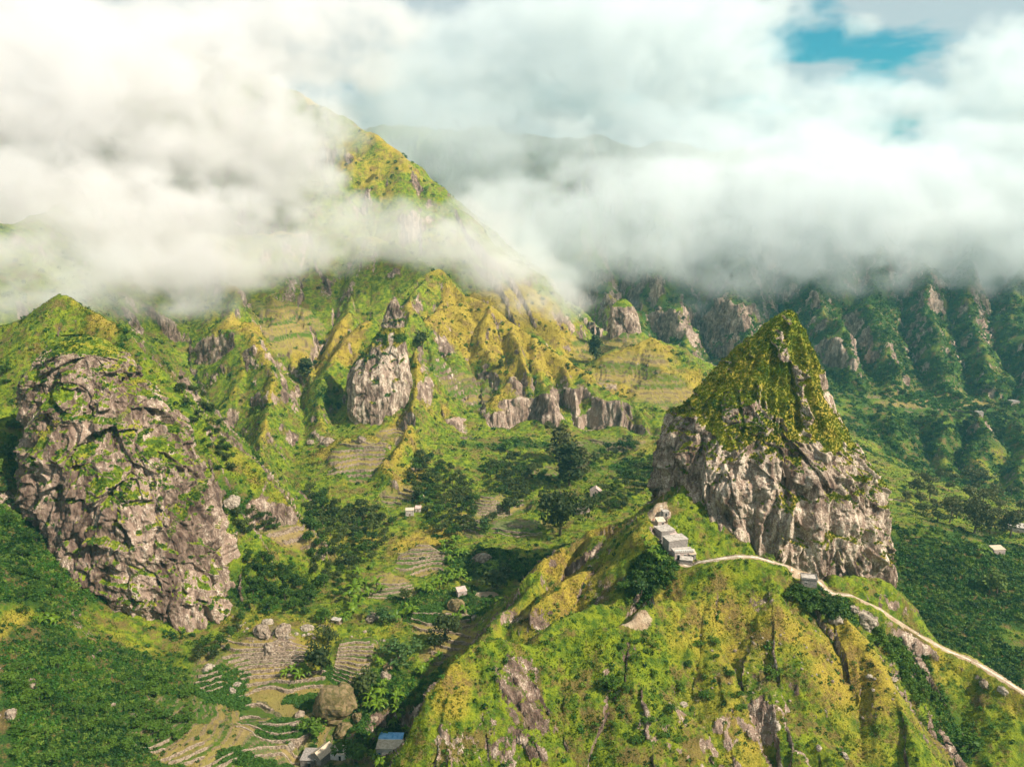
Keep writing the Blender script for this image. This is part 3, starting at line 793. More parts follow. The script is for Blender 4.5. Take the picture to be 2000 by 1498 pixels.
# ------------------------------------------------------------------ free-standing crags
def crag(name, label, secs, top_grass, mat, strata=0.0, amp=1.0, nfront=560, nback=110, dz=.42, seed=0, cut=None):
    """a rock mass given by its widths at several heights (v, left u, right u, distance, half depth, roundness of the plan)"""
    rows = []
    for (v, ul, ur, Y, b, e) in secs:
        l, r = P(ul, v, Y), P(ur, v, Y)
        rows.append((l[2], .5 * (l[0] + r[0]), Y, .5 * (r[0] - l[0]), b, e))
    rows.sort(key=lambda q: -q[0])
    rows = np.array(rows)
    L = np.concatenate([[0], np.cumsum(np.abs(np.diff(rows[:, 0])) + .5 * np.abs(np.diff(rows[:, 3])) + .5 * np.abs(np.diff(rows[:, 4])))])
    n = int(L[-1] / dz)
    q = np.linspace(0, L[-1], n)
    I = [np.interp(q, L, rows[:, i]) for i in range(6)]
    kern = np.hanning(int(9 / dz)); kern /= kern.sum(); pad = len(kern)
    for i in range(1, 6):
        I[i] = np.convolve(np.pad(I[i], pad, mode='reflect', reflect_type='odd'), kern, 'same')[pad:-pad]
    z, cx, cy, a, b, e = (I[i][:, None].astype(F4) for i in range(6))
    th = np.concatenate([np.linspace(math.pi * .93, math.pi * 2.07, nfront), np.linspace(math.pi * 2.07, math.pi * 2.93, nback + 2)[1:-1]])[None, :].astype(F4)
    c_, s_ = np.cos(th), np.sin(th)
    r = (np.abs(c_) ** e + np.abs(s_) ** e) ** (-1 / e)
    X = cx + np.maximum(a, .3) * r * c_
    Y = cy + np.maximum(b, .3) * r * s_
    Z = np.broadcast_to(z, X.shape).copy()
    nx, ny = c_ / np.maximum(a, 3) * 10, s_ / np.maximum(b, 3) * 10
    nl = np.sqrt(nx * nx + ny * ny); nx = nx / nl; ny = ny / nl
    zt = rows[0, 0]
    x, y, zz = X.ravel(), Y.ravel(), Z.ravel()
    grassy = top_grass(x, y, zz)
    tp = sstep(0, 7, zt - zz)
    wx, wz = x + 4 * n3(x / 13, y / 13, zz / 13, 1), zz + 3 * n3(x / 13, y / 13, zz / 13, 2)
    tz = wz + .35 * wx                                   # tilted bedding
    o0, v0, j0 = facets(wx / 24, y / 24, wz / 30, 2 + seed)
    o1, v1, j1 = facets(wx / 9, y / 9, wz / (13 - 6 * strata), 5 + seed)
    o3, v3, j3 = facets(x / 2.2, y / 2.2, zz / (3.4 - 1.8 * strata), 9 + seed)

    def crease(sx, sz, sd):
        return 1 - 2.4 * np.abs(n3(wx / sx, y / sx, tz / sz, sd))
    rk = 1 - grassy
    big = o0 * (3.0 + 1.2 * (strata > 0)) + fbm3(x / 30, y / 30, zz / 34, 3, 3) * 3.5
    m1 = sstep(-.35, .35, n3(x / 22, y / 22, zz / 22, 14))
    sz1, sz2 = (9.0 - 5.0 * strata), (3.6 - 1.8 * strata)
    saw = (tz / 7.0 + .5 * n3(wx / 16, y / 16, wz / 16, 15)); saw = saw - np.floor(saw)
    saw2 = (tz / 2.6 + .6 * n3(wx / 7, y / 7, wz / 7, 16)); saw2 = saw2 - np.floor(saw2)
    led = strata * (m1 * (saw ** 1.6) * 1.8 + (1 - m1) * (saw2 ** 2) * .5)
    med = crease(11, sz1 * 3.4, 17) * 2.0 + crease(5.5, sz2 * 2.6, 18) * 1.1 + o1 * 2.8 - 1.5 * (1 - sstep(0, .10, np.abs(n3(wx / 15, y / 15, zz / 42, 24))))
    flute = (1 - strata) * (crease(7, 40, 19) * 1.5 + crease(3, 18, 20) * .6)
    sml = crease(1.9, sz2 * .7, 21) * .38 + o3 * .45 + fbm3(x / 1.3, y / 1.3, zz / 1.3, 2, 6) * .22
    joint = np.zeros_like(x)
    crackd = (1 - sstep(.0, .05, np.abs(n3(wx / 8, y / 8, zz / 34, 22)))) * 1.2 * m1
    med = med + flute
    rib = ridged2((np.broadcast_to(th, X.shape).ravel() * 1.9 + .25 * n3(x / 18, y / 18, zz / 18, 33)), zz / 70, 3, 34)
    gr_rel = rib * 3.0 * sstep(2, 22, zt - zz) * (seed == 3) + crease(10, 16, 35) * 1.0 + ridged2(x / 9, y / 9, 3, 8) * 1.0 + fbm3(x / 3, y / 3, zz / 3, 3, 4) * .5
    d_ = amp * tp * (big * (.45 + .55 * rk) + rk * (med + led + sml - crackd) + (1 - rk) * gr_rel)
    d_ = d_.reshape(Z.shape)
    d = (.4 * d_ + .15 * (np.roll(d_, 1, 0) + np.roll(d_, -1, 0) + np.roll(d_, 1, 1) + np.roll(d_, -1, 1))).ravel()
    V = np.stack([x + nx.ravel() * d, y + ny.ravel() * d, zz + fbm3(x / 5, y / 5, zz / 5, 2, 12) * .5 * tp], -1)
    nr, nc = X.shape
    G = V.reshape(nr, nc, 3)
    dv = np.gradient(G, axis=0)
    du = np.roll(G, -1, 1) - np.roll(G, 1, 1)
    nrm = np.cross(du, dv); nrm /= np.linalg.norm(nrm, axis=-1, keepdims=True) + 1e-9
    sgn = np.sign((nrm[..., 0] * nx + nrm[..., 1] * ny).mean())
    nrm *= sgn
    up = nrm[..., 2].ravel()
    # grass holds on the ledges
    pat = fbm3(x / 14, y / 14, zz / 9, 3, 31)
    gr = np.clip(grassy + sstep(.58, .82, up + .30 * pat) * .8 + .55 * sstep(.40, .7, pat) * sstep(.10, .4, up), 0, 1)
    idx = np.arange(nr * nc).reshape(nr, nc)
    nxt = np.roll(idx, -1, 1)
    F = np.stack([idx[:-1], nxt[:-1], nxt[1:], idx[1:]], -1).reshape(-1, 4)
    if sgn > 0: F = F[:, ::-1]
    me = mesh_from(name, V, F, [MAT[mat]], True, dict(grass=gr, joint=joint * rk))
    # cap
    o = link(name, me)
    tag(o, label, kind='structure')
    return G, nrm, gr.reshape(nr, nc)


T = {}
T['ground'] = build_terrain()
print('terrain', round(time.time() - T0, 1))


def grass_none(x, y, z): return np.zeros_like(x)


def grass_left(x, y, z):
    zt = P(150, 665, 400)[2]
    return sstep(zt - 7, zt - 1, z + 3 * n3(x / 9, y / 9, z / 9, 4)) * .9


LEFT = [(655, 120, 165, 405, 4, 1.8), (664, 92, 205, 402, 9, 1.9), (690, 76, 238, 398, 14, 2.0), (740, 68, 275, 393, 20, 2.0), (800, 62, 312, 388, 25, 2.0), (880, 62, 362, 382, 29, 2.1), (960, 72, 398, 376, 31, 2.1), (1040, 102, 425, 371, 32, 2.2), (1110, 135, 446, 367, 32, 2.2), (1180, 158, 452, 363, 31, 2.2), (1240, 180, 430, 359, 29, 2.2), (1290, 225, 400, 355, 27, 2.2), (1400, 240, 380, 350, 26, 2.2)]
T['left'] = crag('rock_crag', 'broad weathered rock crag standing on the left of the valley', LEFT, grass_left, 'crag', strata=.45, seed=1, dz=.45)


def grass_peak(x, y, z):
    # grass above a line that dips from the left shoulder to the right
    zl = P(1340, 800, 345)[2]
    line = zl - 8 * sstep(-1, 1, (x - 84) / 12) - 10 * sstep(-1, 1, (x - 130) / 22) + 9 * fbm2(x / 11, z / 22, 4, 7)
    bare = sstep(.30, .55, fbm2(x / 6, z / 15, 4, 17))
    return sstep(-1.5, 1.5, z - line) * (1 - .75 * bare)


PEAK = [(606, 1534, 1548, 372, .5, 1.6), (615, 1520, 1558, 372, 2.5, 1.6), (650, 1478, 1574, 371, 6.5, 1.6), (700, 1428, 1592, 370, 13, 1.6), (750, 1382, 1607, 368, 20, 1.65), (800, 1338, 1625, 366, 27, 1.7), (830, 1312, 1645, 365, 32, 1.9), (860, 1296, 1655, 364, 35, 2.1), (900, 1291, 1682, 363, 37, 2.3), (950, 1288, 1703, 362, 38, 2.4), (1010, 1290, 1712, 361, 39, 2.4), (1080, 1292, 1714, 360, 40, 2.4), (1150, 1300, 1712, 359, 41, 2.4), (1230, 1305, 1712, 358, 42, 2.4), (1330, 1300, 1715, 357, 43, 2.3)]
T['peak'] = crag('rock_peak', 'pointed green peak above a sheer pinkish rock face', PEAK, grass_peak, 'pale_crag', strata=0.0, seed=3, dz=.45, nfront=620)


def grass_pin(x, y, z):
    return sstep(-1, 1, (z - P(740, 668, 655)[2] + 8 * fbm2(x / 10, z / 14, 3, 9)) / 5) * (1 - sstep(-1, 2, z - P(770, 640, 663)[2]))


PIN = [(580, 768, 773, 665, 1.0, 2.0), (600, 760, 780, 665, 2.2, 2.2), (618, 757, 783, 664, 3, 2.0), (640, 745, 788, 663, 5, 1.9), (680, 718, 796, 661, 10, 1.9), (720, 690, 803, 658, 15, 2.0), (760, 684, 806, 655, 18, 2.1), (800, 682, 800, 652, 19, 2.0), (825, 690, 780, 650, 18, 2.0), (880, 690, 780, 648, 16, 2.0)]
T['pin'] = crag('rock_pinnacle', 'slender pinnacle above a tall pale rock slab on the middle spur', PIN, grass_pin, 'pale_crag', strata=0.0, seed=6, dz=.8, nfront=240, nback=50, amp=.55)
def grass_knob(x, y, z):
    return sstep(0, 3, z - P(1217, 600, 893)[2])


KNOB = [(584, 1210, 1222, 893, 2, 2.0), (596, 1200, 1234, 893, 7, 2.2), (620, 1193, 1245, 892, 11, 2.3), (650, 1190, 1252, 890, 14, 2.3), (690, 1185, 1258, 888, 18, 2.2)]
T['knob'] = crag('rock_knob', 'small rocky knob above terraces on the far saddle', KNOB, grass_knob, 'crag', seed=8, dz=1.2, nfront=120, nback=30, amp=.5)
print('crags', round(time.time() - T0, 1))


# ------------------------------------------------------------------ finding the ground again
GP, GN_, GA = T['ground']
_r = np.hypot(GP[..., 0], GP[..., 1])
_ang = np.arctan2(GP[..., 2] - CAMZ, _r)
_run = np.maximum.accumulate(_ang, axis=1)
_azc = np.arctan2(GP[:, -40, 0], GP[:, -40, 1])


def gh(u, v):
    """ground point met by the sight line of a spot in the photograph"""
    a = (u - 1000.0) / FPX; b = (749.0 - v) / FPX
    dy = CP + b * SP; dz = -SP + b * CP
    az = math.atan2(a, dy); el = math.atan2(dz, math.hypot(a, dy))
    i = int(np.clip(np.searchsorted(_azc, az), 1, len(_azc) - 1))
    if abs(_azc[i - 1] - az) < abs(_azc[i] - az): i -= 1
    j = int(np.argmax(_ang[i] >= el))
    if j == 0: return None
    t = (el - _ang[i, j - 1]) / (_ang[i, j] - _ang[i, j - 1] + 1e-9)
    return Vector(GP[i, j - 1] * (1 - t) + GP[i, j] * t)


def gz(x, y):
    az = math.atan2(x, y); r = math.hypot(x, y)
    i = int(np.clip(np.searchsorted(_azc, az), 1, len(_azc) - 1))
    return float(np.interp(r, _r[i], GP[i, :, 2]))


# ------------------------------------------------------------------ plant materials
def leaf_mat(name, c1, c2, tint=True, rough=.6, sub=.25):
    k = NT(name)
    k.b.inputs['Roughness'].default_value = rough
    if tint:
        at = k.node('ShaderNodeAttribute', attribute_type='INSTANCER', attribute_name='tint').outputs['Fac']
    else:
        at = k.node('ShaderNodeObjectInfo').outputs['Random']
    n = k.noise(.9, 3, .6)
    f = k.math('ADD', k.math('MULTIPLY', at, .7), k.math('MULTIPLY', k.math('SUBTRACT', n, .35), .6), clamp=True)
    col = k.mix(f, c1, c2)
    k.set(k.b.inputs['Base Color'], col)
    tr = k.node('ShaderNodeBsdfTranslucent'); k.set(tr.inputs[0], col)
    mx = k.node('ShaderNodeMixShader'); mx.inputs[0].default_value = sub
    k.L.new(k.b.outputs[0], mx.inputs[1]); k.L.new(tr.outputs[0], mx.inputs[2]); k.L.new(mx.outputs[0], k.out.inputs[0])
    return k.m


leaf_mat('bush_leaf', (.009, .034, .005), (.048, .132, .010))
leaf_mat('lime_leaf', (.060, .115, .016), (.150, .215, .024))
leaf_mat('dry_grass', (.20, .155, .024), (.31, .24, .044), sub=.45)
leaf_mat('green_grass', (.055, .108, .006), (.195, .235, .010), sub=.45)
leaf_mat('tree_leaf', (.020, .034, .008), (.075, .098, .018), False)
leaf_mat('olive_leaf', (.045, .055, .016), (.11, .11, .03), False)
leaf_mat('fresh_leaf', (.035, .085, .008), (.095, .165, .014), False)
leaf_mat('banana_leaf', (.050, .105, .004), (.15, .23, .010), False, .45)
leaf_mat('blue_leaf', (.032, .075, .016), (.085, .145, .034), False)
leaf_mat('bush_tree_leaf', (.015, .040, .005), (.052, .105, .010), False)
leaf_mat('lime_tree_leaf', (.075, .12, .018), (.15, .19, .03), False)
leaf_mat('banana_stem', (.08, .10, .03), (.15, .16, .05), False)
leaf_mat('crop_leaf', (.020, .075, .018), (.05, .15, .03), False)
k = NT('bark'); k.set(k.b.inputs['Base Color'], k.mix(k.noise(2, 4), (.06, .042, .03), (.16, .12, .085)))


def clump(n, rad, leaf, squash=.8, seed=0, hollow=.55, long_=1.6):
    """n leaf-sized quads spread through a rounded volume"""
    rg = np.random.default_rng(seed)
    d = rg.normal(size=(n, 3)); d /= np.linalg.norm(d, axis=1, keepdims=True)
    r = rad * (hollow + (1 - hollow) * rg.random(n) ** .6)
    lump = 1 + .25 * np.sin(d[:, 0] * 5 + seed) * np.sin(d[:, 1] * 4.3 + seed * 2) + .12 * rg.normal(size=n)
    c = d * (r * lump)[:, None]; c[:, 2] = c[:, 2] * squash
    nrm = d * .8 + rg.normal(size=(n, 3)) * .6; nrm /= np.linalg.norm(nrm, axis=1, keepdims=True)
    t = np.cross(nrm, rg.normal(size=(n, 3))); t /= np.linalg.norm(t, axis=1, keepdims=True)
    b = np.cross(nrm, t)
    s = leaf * (.6 + .8 * rg.random(n))[:, None]
    V = np.stack([c - t * s * long_ * .5, c + b * s * .5, c + t * s * long_ * .5, c - b * s * .5], 1).reshape(-1, 3)
    F = np.arange(4 * n).reshape(-1, 4)
    return V, F


def tuft(n, h, seed=0):
    rg = np.random.default_rng(seed)
    V = []; F = []
    for i in range(n):
        a = rg.random() * 6.283; r = .35 * h * rg.random(); l = h * (.6 + .5 * rg.random()); o = .55 * l * rg.random()
        c = np.array([math.cos(a) * r, math.sin(a) * r, -.1 * h]); tip = c + np.array([math.cos(a) * o, math.sin(a) * o, l])
        w = np.array([-math.sin(a), math.cos(a), 0]) * .10 * h
        m = (c + tip) * .5 + np.array([0, 0, .08 * l])
        b = len(V); V += [c - w, c + w, m + w * .8, m - w * .8, tip]; F += [(b, b + 1, b + 2, b + 3), (b + 3, b + 2, b + 4, b + 4)]
    V = np.array(V); F = np.array(F)
    return V, F


def tri_ok(V, F):
    me_faces = [tuple(dict.fromkeys(f)) for f in F.tolist()]
    me = bpy.data.meshes.new('leafage'); me.from_pydata(V.tolist(), [], me_faces); return me


def scatter(name, label, pts, scl, tint, protos, seed=0):
    """plant cover nobody could count: one object, its clumps placed on the given points"""
    pts = np.asarray(pts, F4)
    me = bpy.data.meshes.new(name)
    me.vertices.add(len(pts)); me.vertices.foreach_set('co', pts.ravel())
    rg = np.random.default_rng(seed)
    for an, av in (('scl', scl), ('tint', tint), ('rz', rg.random(len(pts)) * 6.283)):
        at = me.attributes.new(an, 'FLOAT', 'POINT'); at.data.foreach_set('value', np.ascontiguousarray(av, dtype=F4))
    at = me.attributes.new('pick', 'INT', 'POINT'); at.data.foreach_set('value', rg.integers(0, len(protos), len(pts)).astype(np.int32))
    o = link(name, me)
    pc = bpy.data.collections.new(name + '_kinds')
    for i, p in enumerate(protos):
        q = bpy.data.objects.new('%s_clump' % name, p); pc.objects.link(q)
    ng = bpy.data.node_groups.new(name, 'GeometryNodeTree')
    ng.interface.new_socket(name='Geometry', in_out='INPUT', socket_type='NodeSocketGeometry')
    ng.interface.new_socket(name='Geometry', in_out='OUTPUT', socket_type='NodeSocketGeometry')
    N, L = ng.nodes, ng.links
    gi, go = N.new('NodeGroupInput'), N.new('NodeGroupOutput')
    ci = N.new('GeometryNodeCollectionInfo'); ci.inputs['Collection'].default_value = pc; ci.inputs['Separate Children'].default_value = True; ci.inputs['Reset Children'].default_value = True
    ip = N.new('GeometryNodeInstanceOnPoints')

    def at(nm, ty='FLOAT'):
        n = N.new('GeometryNodeInputNamedAttribute'); n.data_type = ty; n.inputs[0].default_value = nm; return n.outputs[0]
    L.new(gi.outputs[0], ip.inputs['Points']); L.new(ci.outputs[0], ip.inputs['Instance'])
    ip.inputs['Pick Instance'].default_value = True
    L.new(at('pick', 'INT'), ip.inputs['Instance Index'])
    cx = N.new('ShaderNodeCombineXYZ'); L.new(at('rz'), cx.inputs[2]); L.new(cx.outputs[0], ip.inputs['Rotation'])
    L.new(at('scl'), ip.inputs['Scale'])
    L.new(ip.outputs[0], go.inputs[0])
    md = o.modifiers.new('plants', 'NODES'); md.node_group = ng
    tag(o, label, kind='stuff')
    return o


def cell_samples(P3, nrm, weight, n, rg, vis=None):
    """n random points on a grid surface, as dense as it shows from the viewpoint"""
    A = P3[:-1, :-1].astype(np.float64); Bq = P3[1:, :-1]; Cq = P3[:-1, 1:]
    c = np.cross(Bq - A, Cq - A)
    V = np.array([0, 0, CAMZ]) - A
    d = np.linalg.norm(V, axis=-1)
    ar = np.abs((c * V).sum(-1)) / d
    ar = .75 * ar + .25 * np.linalg.norm(c, axis=-1)
    w = ar / d ** 2 * weight[:-1, :-1]
    if vis is not None: w = w * vis[:-1, :-1]
    w = w.ravel(); w = np.where(np.isfinite(w), w, 0)
    cum = np.cumsum(w); cum /= cum[-1]
    k = np.searchsorted(cum, rg.random(n))
    k = np.minimum(k, len(w) - 1)
    i, j = np.divmod(k, A.shape[1])
    s, t = rg.random((2, n))
    p = A[i, j] + (Bq[i, j] - A[i, j]) * s[:, None] + (Cq[i, j] - A[i, j]) * t[:, None]
    return p, i, j


def plant_cover():
    rg = np.random.default_rng(5)
    x, y = GP[..., 0], GP[..., 1]
    vis = (_ang >= _run - .006) & (_r < 1500)
    az = np.arctan2(x, y); vis &= np.abs(az) < R_(36)
    rock, lush, dry, soil, riser, terr, pth = (GA[q] for q in ('rock', 'lush', 'dry', 'soil', 'riser', 'terr', 'path'))
    free = (1 - sstep(.35, .6, rock)) * (1 - sstep(.25, .5, soil)) * sstep(2.2, 3.5, pth) * (1 - .7 * sstep(.3, .7, riser))
    for (px, py, pr, pz) in PADS: free = free * sstep(pr * .9, pr * 1.4, np.hypot(x - px, y - py))
    patch = fbm2(x / 8, y / 8, 3, 201)
    shr = free * (.03 + sstep(.42, .85, lush + .30 * patch)) * (1 - .93 * terr)
    p, i, j = cell_samples(GP, GN_, shr, 75000, rg, vis)
    dd = np.hypot(p[:, 0], p[:, 1])
    s = (.35 + 1.25 * rg.random(len(p)) ** 3) * np.clip(dd / 420, .8, 1.9)
    p[:, 2] += s * .25
    tint = np.clip(.5 + .8 * fbm2(p[:, 0] / 14, p[:, 1] / 14, 3, 8) + .35 * rg.normal(size=len(p)), 0, 1)
    bush = []
    for q in range(6):
        V, F = clump(46, 1.0, .42, .75, 100 + q)
        m = tri_ok(V, F); m.materials.append(MAT['bush_leaf'] if q < 4 else MAT['lime_leaf']); bush.append(m)
    scatter('shrub_cover', 'dense green shrubs and undergrowth over the valley sides', p, s, tint, bush, 1)
    gw = free * (1 - .6 * sstep(.5, .9, lush)) * (1 - .8 * terr) * (.12 + .88 * sstep(-.25, .15, fbm2(x / 5, y / 5, 3, 207))) * (_r < 900)
    gm = np.clip(dry, 0, 1)
    hold = .22 + .78 * sstep(290, 360, _r)
    for nm, lb, w, mat, n, sd in (('grass', 'dry golden grass tufts on the ridges and spurs', gm * hold, 'dry_grass', 22000, 3), ('grass', 'green grass tufts over the slopes', 1 - gm * .6, 'green_grass', 90000, 4)):
        p, i, j = cell_samples(GP, GN_, gw * w, n, rg, vis)
        dd = np.hypot(p[:, 0], p[:, 1])
        s = (.30 + .42 * rg.random(len(p))) * np.clip(dd / 380, .8, 1.6)
        tint = np.clip(.45 + .9 * fbm2(p[:, 0] / 9, p[:, 1] / 9, 3, sd) + .12 * rg.normal(size=len(p)), 0, 1)
        tf = []
        for q in range(4):
            V, F = tuft(15, 1.0, 50 + q + sd * 10)
            m = tri_ok(V, F); m.materials.append(MAT[mat]); tf.append(m)
        scatter(nm, lb, p, s, tint, tf, sd)
    # the crags carry bushes on their ledges and grass on their tops
    for key, nb, ng_ in (('left', 2600, 2600), ('peak', 1000, 15000), ('pin', 500, 1200)):
        G, nm, gr = T[key]
        V = np.array([0, 0, CAMZ]) - G
        fr = ((V * nm).sum(-1) > -5)
        p, i, j = cell_samples(G, nm, fr * sstep(.45, .75, gr) * sstep(.25 if key != 'peak' else -.4, .6, fbm2(G[..., 0] / 7, G[..., 2] / 7, 3, 19) + (.35 if key != 'peak' else 0)), nb, rg)
        s = .35 + .7 * rg.random(len(p)) ** 2
        if key == 'pin': s *= 1.5
        scatter('shrub_cover', 'small bushes growing on the %s' % {'left': 'ledges of the broad crag', 'peak': 'green peak', 'pin': 'pinnacle spur'}[key], p, s, np.clip(.5 + .6 * fbm2(p[:, 0] / 9, p[:, 2] / 9, 3, 8), 0, 1), bush, 5)
        p, i, j = cell_samples(G, nm, fr * sstep(.4, .6, gr), ng_, rg)
        s = .45 + .5 * rg.random(len(p))
        scatter('grass', 'grass tufts holding on the %s' % {'left': 'broad crag', 'peak': 'green peak', 'pin': 'pinnacle spur'}[key], p, s, np.clip(.65 + .6 * fbm2(p[:, 0] / 9, p[:, 2] / 9, 3, 9), 0, 1), tf, 6)


plant_cover()
print('cover', round(time.time() - T0, 1))


# ------------------------------------------------------------------ simple solid materials
def plain(name, c1, c2, sc=3.0, rough=.85, bump=.0):
    k = NT(name); k.b.inputs['Roughness'].default_value = rough
    n = k.noise(sc, 5, .7)
    k.set(k.b.inputs['Base Color'], k.mix(k.ramp(n, .38, .62), c1, c2))
    if bump: k.set(k.b.inputs['Normal'], k.bump(n, bump, .8))
    return k.m


plain('whitewash', (.62, .60, .55), (.80, .78, .74), 1.2)
plain('grey_block', (.17, .15, .13), (.30, .26, .23), 1.6, bump=.1)
plain('dark_block', (.10, .085, .075), (.20, .17, .15), 1.6, bump=.1)
plain('pink_wall', (.26, .20, .17), (.42, .34, .30), 1.2)
plain('concrete_roof', (.24, .21, .175), (.44, .39, .335), .8)
plain('cream_roof', (.38, .31, .22), (.55, .47, .35), .9)
plain('blue_roof', (.08, .27, .52), (.22, .45, .70), .5)
plain('pale_blue_wall', (.55, .68, .78), (.68, .78, .85), .8)
plain('tile_roof', (.38, .29, .20), (.52, .42, .30), 2.5)
plain('pink_roof', (.33, .23, .19), (.50, .38, .33), 1.0)
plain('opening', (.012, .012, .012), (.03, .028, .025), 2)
plain('wood', (.12, .08, .05), (.2, .14, .09), 4)
plain('blue_paint', (.05, .2, .4), (.1, .3, .5), 4)
plain('red_cloth', (.55, .02, .02), (.65, .04, .03), 4)
plain('dark_cloth', (.02, .02, .03), (.05, .05, .07), 4)
plain('blue_cloth', (.04, .08, .2), (.07, .12, .28), 4)
plain('pale_cloth', (.55, .52, .48), (.7, .68, .65), 4)
plain('skin', (.16, .085, .05), (.2, .11, .07), 4)
plain('hair', (.01, .008, .006), (.02, .015, .012), 4)
plain('boulder', (.12, .085, .06), (.30, .235, .17), .7, .95, .5)
plain('mossy_boulder', (.075, .065, .02), (.19, .135, .07), .5, .95, .5)
plain('pale_boulder', (.14, .11, .08), (.36, .30, .23), .8, .95, .4)
plain('dry_stone', (.13, .09, .06), (.36, .28, .20), 1.4, .95, .4)
plain('tread', (.16, .14, .05), (.30, .24, .10), .6, .95)
plain('dirt', (.38, .31, .225), (.60, .52, .41), .8, .95, .15)


def box(V, F, lo, hi, top=None):
    b = len(V)
    (x0, y0, z0), (x1, y1, z1) = lo, hi
    V += [(x0, y0, z0), (x1, y0, z0), (x1, y1, z0), (x0, y1, z0), (x0, y0, z1), (x1, y0, z1), (x1, y1, z1), (x0, y1, z1)]
    F += [(b, b + 3, b + 2, b + 1), (b + 4, b + 5, b + 6, b + 7), (b, b + 1, b + 5, b + 4), (b + 1, b + 2, b + 6, b + 5), (b + 2, b + 3, b + 7, b + 6), (b + 3, b, b + 4, b + 7)]


def solid(name, V, F, mat, parent, smooth=False):
    me = bpy.data.meshes.new(name); me.from_pydata(V, [], F); me.materials.append(MAT[mat]); me.update()
    if smooth: me.polygons.foreach_set('use_smooth', [True] * len(me.polygons))
    return link(name, me, parent)


def bx(name, lo, hi, mat, parent):
    V, F = [], []
    box(V, F, lo, hi)
    return solid(name, V, F, mat, parent)


def thing(name, label, cat, loc, rz=0.0, group=None):
    e = bpy.data.objects.new(name, None); COL.objects.link(e)
    e.location = loc; e.rotation_euler = (0, 0, rz); e.empty_display_size = .5
    return tag(e, label, cat, group)


def quadroof(name, pts, th, mat, parent):
    n = len(pts)
    V = [tuple(p) for p in pts] + [(p[0], p[1], p[2] - th) for p in pts]
    F = [tuple(range(n)), tuple(range(2 * n - 1, n - 1, -1))] + [(i, n + i, n + (i + 1) % n, (i + 1) % n) for i in range(n)]
    return solid(name, V, F, mat, parent)


def hut(label, loc, w, d, h, rz, wall, roof, kind='flat', openings=(), name='stone_hut', cat='hut', group=None, parapet=False, sink=2.5):
    """a small house: x to the right, y away, z up; front at y = 0"""
    t = thing(name, label, cat, loc, rz, group)
    bx('wall', (-w / 2, 0, -sink), (w / 2, d, h), wall, t)
    o = .18
    if kind == 'flat':
        bx('roof', (-w / 2 - o, -o, h + .003), (w / 2 + o, d + o, h + .22), roof, t)
        if parapet:
            for (a, b) in (((-w / 2 - o, -o), (w / 2 + o, -o + .15)), ((-w / 2 - o, d + o - .15), (w / 2 + o, d + o)), ((-w / 2 - o, -o + .153), (-w / 2 - o + .15, d + o - .153)), ((w / 2 + o - .15, -o + .153), (w / 2 + o, d + o - .153))):
                bx('parapet', (*a, h + .223), (*b, h + .6), wall, t)
    elif kind == 'lean':
        quadroof('roof', [(-w / 2 - o, -o, h + .05), (w / 2 + o, -o, h + .05), (w / 2 + o, d + o, h + .9), (-w / 2 - o, d + o, h + .9)], .12, roof, t)
        solid('gable', [(-w / 2, .05, h + .002), (-w / 2, d, h + .002), (-w / 2, d, h + .72), (w / 2, .05, h + .002), (w / 2, d, h + .002), (w / 2, d, h + .72)], [(0, 1, 2), (3, 5, 4), (1, 4, 5, 2), (0, 3, 4, 1), (0, 2, 5, 3)], wall, t)
    elif kind == 'gable':
        hr = h + w * .38
        for s in (-1, 1):
            quadroof('roof', [(s * (w / 2 + .3), -.25, h - .15), (s * .01, -.25, hr), (s * .01, d + .25, hr), (s * (w / 2 + .3), d + .25, h - .15)][::s], .12, roof, t)
        solid('gable', [(-w / 2, 0, h + .002), (w / 2, 0, h + .002), (0, 0, hr - .16), (-w / 2, d, h + .002), (w / 2, d, h + .002), (0, d, hr - .16)], [(0, 1, 2), (3, 5, 4), (0, 3, 4, 1), (0, 2, 5, 3), (1, 4, 5, 2)], wall, t)
    for (nm, side, a, z0, ww, hh, mt) in openings:
        if side == 'front': lo, hi = (a - ww / 2, -.06, z0), (a + ww / 2, .03, z0 + hh)
        elif side == 'right': lo, hi = (w / 2 - .03, a - ww / 2, z0), (w / 2 + .06, a + ww / 2, z0 + hh)
        else: lo, hi = (-w / 2 - .06, a - ww / 2, z0), (-w / 2 + .03, a + ww / 2, z0 + hh)
        q = bx(nm, lo, hi, mt, t)
        e = .09
        if side == 'front':
            bx('frame', (lo[0] - e, -.09, hi[2] + .002), (hi[0] + e, .02, hi[2] + .12), 'whitewash', q)
        elif side == 'right':
            bx('frame', (w / 2 - .02, lo[1] - e, hi[2] + .002), (w / 2 + .09, hi[1] + e, hi[2] + .12), 'whitewash', q)
        else:
            bx('frame', (-w / 2 - .09, lo[1] - e, hi[2] + .002), (-w / 2 + .02, hi[1] + e, hi[2] + .12), 'whitewash', q)
    return t


def on(u, v, dz=0.0):
    p = gh(u, v)
    return (p.x, p.y, p.z + dz)


D_ = ('door', 'front', 0, 0, .95, 2.0, 'wood')
